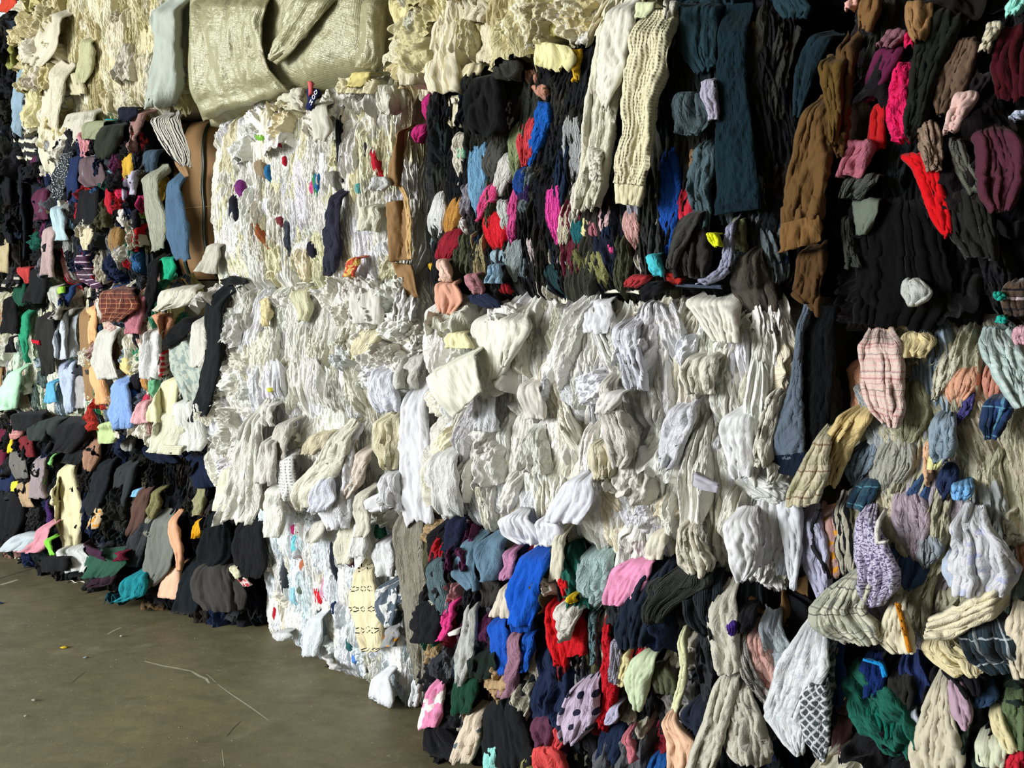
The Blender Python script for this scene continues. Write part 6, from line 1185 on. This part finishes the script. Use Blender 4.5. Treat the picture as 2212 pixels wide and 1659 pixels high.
H('D2','cloth','cream cloth at the right edge under the flannel bale',[(2200,1310,30),(2196,1360,46),(2200,1420,40),(2206,1464,24)],'c8bda6','smooth',d=.12,nf=2,flo=0)
H('D2','blouse','rose floral cloth with a dark zip at the left of the flannel bale',[(1782,1096,46),(1784,1140,62),(1790,1190,62),(1798,1246,34)],'a8857e','orange_print',d=.05,nf=2,cat='shirt',flo=-.04)
H('D2','cloth','lavender torn cloth hanging to a point in the gap',[(1744,1090,34),(1752,1150,54),(1762,1210,58),(1776,1262,36),(1778,1290,8)],'b2b0c8','white_print',d=.06,nf=2,flo=-.03)
H('D2','shirt','grey striped flannel strip at the left of the flannel bale',[(1816,1070,30),(1822,1130,36),(1828,1190,38),(1836,1240,26)],'a09c8c','thin_stripe',d=.05,nf=3,cat='shirt')
H('D2','cloth','sky blue scrap in the right half of the flannel bale',[(2078,1042,40),(2080,1062,44),(2072,1078,24)],'6fa0cc',d=.06,nf=3)
H('D2','cord','thin white drawstring hanging over the lavender blouse',[(1900,1110,4),(1894,1150,4),(1896,1172,5),(1916,1172,5)],'d8d4cc','smooth',d=.14,nf=1,amp=.003,cat='cord',pinch=0)
for lab,rg,c,mt in (('peach pressed flannel',[(2096,785,40),(2084,820,62),(2070,862,50),(2066,880,20)],'c39379','fleece'),('salmon pressed cloth',[(2150,785,36),(2152,825,50),(2144,868,20)],'b47e6c','cotton'),('purple pressed strip',[(2100,840,10),(2090,880,20),(2068,910,12)],'3e3a6c','cotton'),
  ('sage pressed flannel',[(1966,820,60),(1970,900,66),(1960,960,40)],'8f8f74','crinkle'),('grey pressed flannel',[(1940,940,70),(1926,1010,84),(1912,1060,50)],'9a9a90','crinkle'),('mauve pressed flannel',[(1960,1060,60),(1966,1120,70),(1976,1190,44)],'a2949e','crinkle'),
  ('blue grey pressed flannel',[(1880,950,40),(1856,1000,50),(1846,1040,30)],'71808c','crinkle'),('navy pressed strip',[(2052,1000,26),(2046,1040,34),(2040,1070,20)],'24304e','cotton'),('grey shirt',[(2004,1150,40),(2010,1190,50),(2000,1220,30)],'8b9299','cotton'),('peach strip',[(2004,950,16),(2008,1000,16),(2004,1040,10)],'d0a886','cotton'),('pale flannel strip',[(2066,740,40),(2044,800,40),(2022,850,24)],'c4c0ac','cotton')):
    H('D2','pressed_garment',lab,rg,c,mt,d=.03,part=True,nf=5,amp=.015,crush=1.0)
# floor bale D3
dp = H('D3','printed_cloth','white cloth with grey diamond print hanging at the lower right',[(1752,1350,40),(1746,1390,84),(1736,1440,108),(1716,1500,110),(1700,1550,100),(1712,1590,60),(1730,1622,14)],'d6d8da','diamond_back',d=.13,nf=2,amp=.018,cat='cloth',flo=0)
H('D3','printed_side','dark diamond printed side',[(1768,1470,36),(1760,1500,58),(1762,1550,60),(1766,1600,50),(1772,1636,18)],'c9cccf','diamond',d=.145,nf=1,amp=.012,parent=dp,flo=0,pinch=0)
H('D3','printed_cloth','narrow diamond-printed cloth behind the white printed cloth',[(1786,1400,30),(1784,1450,34),(1782,1500,34),(1786,1530,24)],'9a9d9c','diamond',d=.08,nf=1,cat='cloth',flo=0)
H('D3','cloth','blue cloth printed with yellow stars at the lower right',[(1804,1400,20),(1814,1450,34),(1814,1500,34),(1808,1522,20)],'1f3c70','stars',d=.07,nf=2,cat='cloth')
H('D3','cloth','dark blue cloth with bright edge at the lower right',[(1884,1424,46),(1892,1456,52),(1890,1494,30)],'12285c',d=.06,nf=3,amp=.022)
H('D3','shirt','emerald green shirt crumpled at the lower right',[(1878,1520,60),(1896,1548,90),(1908,1580,50)],'0f5b4b',d=.06,nf=4,amp=.026,cat='shirt')
H('D3','trousers','cream cotton trousers hanging at the lower right edge',[(2040,1450,28),(2032,1500,54),(2026,1560,84),(2024,1620,110),(2026,1668,110)],'bab39e','smooth',d=.11,nf=4,amp=.03,cat='trousers')
H('D3','tank_top','mauve strap top draped over the cream cotton trousers',[(2060,1458,18),(2070,1500,36),(2080,1545,40),(2086,1572,14)],'a78d9d','smooth',d=.14,nf=2,amp=.02,cat='shirt')
H('D3','cloth','white-green crumpled cloth at the bottom right',[(2136,1590,50),(2142,1615,70),(2140,1650,60)],'bfc2aa','smooth',d=.10,nf=3,amp=.028)
H('D3','cloth','olive green cloth at the right bottom edge',[(2192,1480,36),(2190,1540,46),(2196,1610,40)],'586848','fleece',d=.08,nf=2,amp=.02)
H('D3','cloth','pale yellow cloth strip beside the olive green cloth',[(2146,1530,26),(2160,1575,30),(2186,1620,26)],'c9c096','smooth',d=.10,nf=2,cat='cloth')
H('D3','cloth','black bundle above the cream cotton trousers',[(2066,1436,60),(2090,1460,90),(2104,1490,50)],'141317',d=.12,nf=3,amp=.026)
H('D3','cloth','dusty pink cloth at the bottom beside the diamond print',[(1830,1540,30),(1822,1580,40),(1810,1620,24)],'7e5c62',d=.05,nf=3)
H('D3','sleeve','dusty rose sleeve behind the blue star cloth',[(1862,1480,44),(1842,1512,40),(1820,1536,24)],'6e5058',d=.05,nf=2,cat='sleeve')
H('D3','cloth','charcoal fur scrap beside the emerald green shirt',[(1946,1450,40),(1950,1490,56),(1950,1530,36)],'232222','fleece',d=.06,nf=3,amp=.022)
H('D3','cloth','blue denim scrap right of the black bundle',[(2124,1480,40),(2132,1505,46),(2120,1525,30)],'2f4560','denim',d=.11,nf=2)
H('D3','cloth','white paper-like corner left of the cream cotton trousers',[(1966,1540,10),(1976,1560,26),(1984,1590,20)],'ccd2de','smooth',d=.09,nf=1,amp=.006)
H('D3','cloth','red cloth in the bottom right corner',[(2200,1620,20),(2194,1645,40),(2190,1668,50)],'b82434',d=.10,nf=2)

# small fittings on single garments
def G(start): return [o for o in COL.objects if str(o.get('label', '')).startswith(start)][0]
H('D2','piping','orange piping',[(1938,1302,3),(1948,1340,3),(1958,1380,3),(1966,1408,3)],'c07a1c','smooth',d=.135,nf=1,amp=.003,parent=G('cream bib'),flo=0,pinch=0,rag=0,hem=0)
H('D2','zip','dark zip',[(1768,1100,6),(1754,1140,6),(1756,1180,6),(1780,1220,6),(1790,1250,6)],'24242a','knit',d=.085,nf=1,amp=.003,parent=G('rose floral cloth'),flo=-.04,pinch=0,rag=0,hem=0)
H('C3','pocket','stitched pocket',[(1662,1410,1702,1406),(1668,1440,1708,1440),(1676,1468,1706,1470)],'929ba2','fleece',d=.122,nf=1,amp=.006,parent=G('light grey fleece with'),flo=-.05,pinch=0,rag=.01,hem=0)
H('D3','bright_edge','bright blue edge',[(1866,1424,4),(1888,1430,5),(1904,1436,5),(1912,1462,5)],'1a86c8','smooth',d=.085,nf=1,amp=.003,parent=G('dark blue cloth with bright'),pinch=0,rag=0,hem=0)
H('C0','button','pale button',[(979,213,7),(981,219,8),(981,224,6)],'e0dac8','smooth',d=.085,nf=1,amp=.004,parent=G('cream buttoned blouse'),flo=0,pinch=0,rag=0,hem=0,m=6,n=6)
H('A2','lace_edge','lace hem',[(334,960,400,962),(330,978,394,982)],'d6d4b8','lace',d=.145,nf=4,amp=.008,parent=G('cream lace-edged dress'),pinch=0,hem=.02,m=8)
# ================================================================== cardboard, straps, cord, floor details
def board(name, surf, rungs, d, mat, thick=.006, label=None, cat=None, parent=None, part=False, wob=.006, flo=-.5, **k):
    o = H(surf, name, label, rungs, 'ffffff', 'cotton', d=d, nf=1, amp=wob, cat=cat, parent=parent, part=part, thick=thick, rag=k.pop('rag', .03), hem=.004, pinch=0, crush=.2, curl=0, flo=flo, **k)
    o.data.materials.clear(); o.data.materials.append(M[mat]); return o
# brown box wedged between the multicoloured bale and the flecked white bale
bx0, bx1, z0, z1, of, dp_ = -1.93, -1.50, 1.84, 2.66, -.10, .5
A, B = row(bx0, of, z0), row(bx1, of - .12, z0); eu = (B - A) / np.linalg.norm(B - A); nn = np.array([eu[1], -eu[0], 0]); nn = nn if nn @ (CAMP - A) > 0 else -nn
Wb = np.linalg.norm(B - A); hz = z1 - z0
nu_, nv_ = 16, 26
u = np.linspace(0, 1, nu_)[None, :]; v = np.linspace(0, 1, nv_)[:, None]; u, v = np.broadcast_arrays(u, v)
bul = .05 * np.sin(np.pi * u) * np.sin(np.pi * v) ** .5 + .012 * perlin(u * 3, v * 5, 77) - .05 * (np.abs(v - .5) * 2) ** 6
front = A + (u * Wb)[..., None] * eu + (v * hz)[..., None] * np.array([0, 0, 1.]) + bul[..., None] * nn
lef = np.stack([front[:, 0] - nn * dp_ * k for k in (1, .5)], 1); rig = np.stack([front[:, -1] - nn * dp_ * k for k in (.5, 1)], 1)
Pb = np.concatenate([lef, front, rig], 1)
topr = np.stack([Pb[-1] - nn * .02 - np.array([0, 0, .001]), (Pb[-1].mean(0) + (Pb[-1] - Pb[-1].mean(0)) * .2)], 0)
Pb = np.concatenate([Pb, topr], 0)
box = link('cardboard_box', None, label='brown cardboard box squashed between the multicoloured bale and the flecked white bale', cat='box'); ob = (A + B) / 2; box.location = ob
uvb = np.stack(np.broadcast_arrays(np.linspace(0, 1, Pb.shape[1])[None, :], np.linspace(0, 1, Pb.shape[0])[:, None]), -1)
link('box_body', grid_mesh('box_body', Pb - ob, uvb, M['card']), box)
def strip(name, pts, wdir, w, mat, parent, org, nrm, th=.002):
    P = []
    for p in pts: P.append([np.array(p) - wdir * w / 2 + nrm * th, np.array(p) + wdir * w / 2 + nrm * th])
    me = grid_mesh(name, np.array(P) - org, np.zeros((len(P), 2, 2)), M[mat]); o = link(name, me, parent)
    md = o.modifiers.new('thickness', 'SOLIDIFY'); md.thickness = .003; return o
for f_ in (.16, .58):
    pts = [front[j, int(f_ * (nu_ - 1))] + nn * .006 for j in range(nv_)]
    strip('strap', pts, eu, .018, 'strap', box, ob, nn)
j0 = int(.45 * nv_); strip('crease', [front[j0, i] + nn * .002 for i in range(2, nu_)], np.array([0, 0, 1.]), .004, 'card_edge', box, ob, nn, .0005)
# curled flap of the box at its upper left
ORG[box.name] = ob
board('box_flap', 'A3', [(372,330,392,322),(384,356,400,348),(394,372,410,368),(404,384,412,380)], .07, 'card', parent=box, flo=-.05)
# torn cardboard strip between the flecked white bale and the dark bale
tc = board('cardboard', 'B1', [(864,262,882,262),(858,300,880,304),(848,350,873,352),(838,400,862,404)], .06, 'card', label='torn brown cardboard strip between the flecked white bale and the dark bale', cat='cardboard', flo=-.04)
board('torn_panel', 'B1', [(836,438,884,430),(838,480,889,478),(843,530,890,528),(848,566,888,562)], .06, 'card', parent=tc, flo=-.04)
board('torn_panel', 'B1', [(852,566,892,572),(864,600,900,604),(888,640,908,644)], .04, 'card', parent=tc, flo=-.04)
board('torn_edge', 'B1', [(862,400,872,402),(876,425,884,430),(882,480,891,480),(884,560,892,560)], .072, 'card_edge', parent=tc, flo=-.04)
# cardboard strip in the left stack with worn printing
cs = board('cardboard', 'A2L', [(170,648,194,646),(174,700,198,700),(178,760,202,760),(184,820,206,820),(190,866,208,864)], .14, 'card', label='upright brown cardboard strip with faint black print in the left stack', cat='cardboard', flo=-.03, rag=.01)
for tx, x, y, sz in (('OP', 188, 764, .036), ('TEJ', 189, 773, .034), ('boq', 190, 782, .034), ('JT', 190, 791, .034)):
    lettering(tx, x, y, sz, -.06, BALES['A2L'], .182, 'ink', cs, 'print')
sq = board('print_block', 'A2L', [(185,799,199,798),(186,809,200,808)], .164, 'ink', parent=cs, thick=.001, wob=.001, flo=-.03, m=5, n=5, rag=0)
lettering('V8', 192, 804, .03, -.06, BALES['A2L'], .188, 'card_edge', cs, 'print')
# brown board at the far left edge
board('cardboard', 'A2L', [(-12,640,6,640),(-12,720,7,720),(-12,790,8,790),(-12,830,8,838)], .05, 'card', label='brown board standing at the far left edge of the photo', cat='cardboard', rag=.01, flo=-.12)
# cardboard in the gap right of the mixed floor bale
board('cardboard', 'C3', [(1688,1262,1746,1240),(1690,1320,1750,1320),(1706,1390,1752,1390)], -.02, 'card', label='brown cardboard in the dark gap right of the mixed floor bale', cat='cardboard', flo=-.2)
board('cardboard', 'C3', [(1608,1290,1640,1304),(1628,1306,1656,1326),(1640,1320,1658,1334)], .03, 'card', label='small torn cardboard edge above the light grey fleece', cat='cardboard', flo=-.1)

def tube(name, pts, rad, mat, label=None, cat=None, parent=None, seg=8):
    cu = bpy.data.curves.new(name, 'CURVE'); cu.dimensions = '3D'; cu.bevel_depth = rad; cu.bevel_resolution = 2; cu.resolution_u = 6
    sp = cu.splines.new('BEZIER'); sp.bezier_points.add(len(pts) - 1); org = np.array(pts[0])
    for bp, p in zip(sp.bezier_points, pts):
        bp.co = tuple(np.array(p) - org); bp.handle_left_type = bp.handle_right_type = 'AUTO'
    tmp = bpy.data.objects.new(name, cu); COL.objects.link(tmp)
    dg = bpy.context.evaluated_depsgraph_get(); me = bpy.data.meshes.new_from_object(tmp.evaluated_get(dg)); bpy.data.objects.remove(tmp)
    me.materials.clear(); me.materials.append(M[mat])
    for p in me.polygons: p.use_smooth = True
    o = link(name, me, parent, label=label, cat=cat); o.location = tuple(org); return o
def on_bale(key, x, y, d, flo=-.05):
    s = BALES[key]; rr = ray(x, y); off = d
    for _ in range(5):
        P = CAMP + rr * (((s.P0 - CAMP) @ s.n + off) / (rr @ s.n)); q = P - s.P0; off = max(float(s.off(q @ s.eu, q[2])), flo) + d
    return P
tube('cord', [on_bale('C2', x, y, .05, -.02) for x, y in ((1262,640),(1290,632),(1330,629),(1366,629),(1382,632))], .006, 'rope', 'white cord lying along the top edge of the large white bale', 'cord')
tube('strap', [on_bale('B2', x, y, .015, -.02) for x, y in ((640,612),(690,608),(740,602),(776,602))], .0025, 'rope', 'thin pale strap along the top edge of the white bale', 'strap')
# floor: control joint, scratches, scraps, threads
M['joint'] = plain('joint_sealant', '2c2a22', .9); M['scuff'] = plain('chalky_scuff', 'a8a18a', .9, 30, .3); M['stain'] = plain('oil_stain', '4a4636', .5)
def floor_line(name, px, w, mat, label, cat, kind=None):
    P = [on_floor(np.float64(x), np.float64(y), .0006) for x, y in px]; L, R_ = [], []
    for i, p in enumerate(P):
        d = P[min(i + 1, len(P) - 1)] - P[max(i - 1, 0)]; d = d / np.linalg.norm(d); s = np.array([-d[1], d[0], 0]); ww = w * (.35 + .65 * math.sin(math.pi * (i + .5) / len(P)))
        L.append(p - s * ww / 2); R_.append(p + s * ww / 2)
    me = grid_mesh(name, np.stack([np.array(L), np.array(R_)], 1), np.zeros((len(P), 2, 2)), M[mat])
    return link(name, me, label=label, cat=cat, kind=kind)
FL = bpy.data.objects['floor']
def floor_part(*a):
    o = floor_line(*a, None, None); o.parent = FL; return o
floor_part('joint', [(-10,1252),(30,1240),(70,1228),(108,1214)], .012, 'joint')
floor_part('joint_chip', [(0,1264),(20,1258),(38,1252)], .03, 'scuff')
floor_part('scratch', [(312,1428),(350,1438),(380,1443),(414,1450)], .012, 'scuff')
floor_part('scratch', [(414,1450),(430,1460),(445,1466),(452,1476)], .014, 'scuff')
floor_part('scratch', [(446,1456),(456,1464),(466,1474)], .004, 'scuff')
floor_part('scratch', [(470,1478),(500,1500),(530,1520),(556,1538),(580,1556)], .007, 'scuff')
floor_part('scratch', [(232,1370),(246,1362),(262,1355)], .012, 'scuff')
floor_part('scratch', [(480,1620),(482,1640),(484,1656)], .004, 'scuff')
floor_part('crack', [(156,1474),(170,1462),(186,1450)], .004, 'stain')
floor_part('crack', [(490,1590),(505,1572),(520,1558)], .004, 'stain')
rr_ = random.Random(5)
def scrap(x, y, size, hexc, label, cat='scrap'):
    p = on_floor(np.float64(x), np.float64(y)); n = 7; vs = []
    for i in range(n):
        a = i / n * 2 * math.pi; q = size * rr_.uniform(.5, 1.1); vs.append((math.cos(a) * q, math.sin(a) * q * .5, rr_.uniform(.002, .008)))
    vs.append((0, 0, .012)); fs = [(i, (i + 1) % n, n) for i in range(n)]
    me = poly_mesh('scrap', vs, fs, M['cotton'], True); me.uv_layers.new(name='UVMap')
    o = link('scrap', me, label=label, cat=cat); o.location = tuple(p); o.color = (*srgb(hexc), 1)
    md = o.modifiers.new('t', 'SOLIDIFY'); md.thickness = .002; return o
scrap(140, 1400, .022, 'c9b02c', 'tiny yellow scrap lying on the bare concrete floor')
scrap(186, 1422, .016, '8fa0a4', 'tiny pale blue scrap on the floor near the yellow scrap')
scrap(74, 1515, .018, 'b8b4a4', 'small pale lint tuft low on the bare floor')
scrap(0, 1304, .03, '2c4a8a', 'small blue scrap at the left edge of the floor')
scrap(262, 1376, .012, 'c4bfae', 'tiny white scrap below the dark teal cloth end')
scrap(56, 1550, .014, 'b5ae98', 'tiny beige scrap near the bottom left of the floor')
scrap(705, 1440, .028, '5c584a', 'flat grey lint patch by the bluish white bale')
tube('thread', [tuple(on_floor(np.float64(x), np.float64(y), .004)) for x, y in ((144,1258),(152,1254),(164,1258),(176,1256),(186,1262),(196,1264),(204,1267))], .003, 'thread', 'loose white thread lying on the floor before the teal cloth', 'thread')
# crumbs of lint on the concrete: too many and too small to count
vs, fs = [], []
for i in range(240):
    x, y = rr_.uniform(-20, 900), rr_.uniform(1215, 1680)
    p = on_floor(np.float64(x), np.float64(y)); s = rr_.uniform(.001, .003)
    b0_ = len(vs)
    for a in range(3): vs.append((p[0] + s * math.cos(a * 2.1 + i), p[1] + s * math.sin(a * 2.1 + i), .001))
    vs.append((p[0], p[1], .001 + s)); fs += [(b0_, b0_ + 1, b0_ + 3), (b0_ + 1, b0_ + 2, b0_ + 3), (b0_ + 2, b0_, b0_ + 3)]
link('lint', poly_mesh('lint', vs, fs, M['scuff']), label='tiny lint crumbs scattered over the concrete floor', cat='lint', kind='stuff')
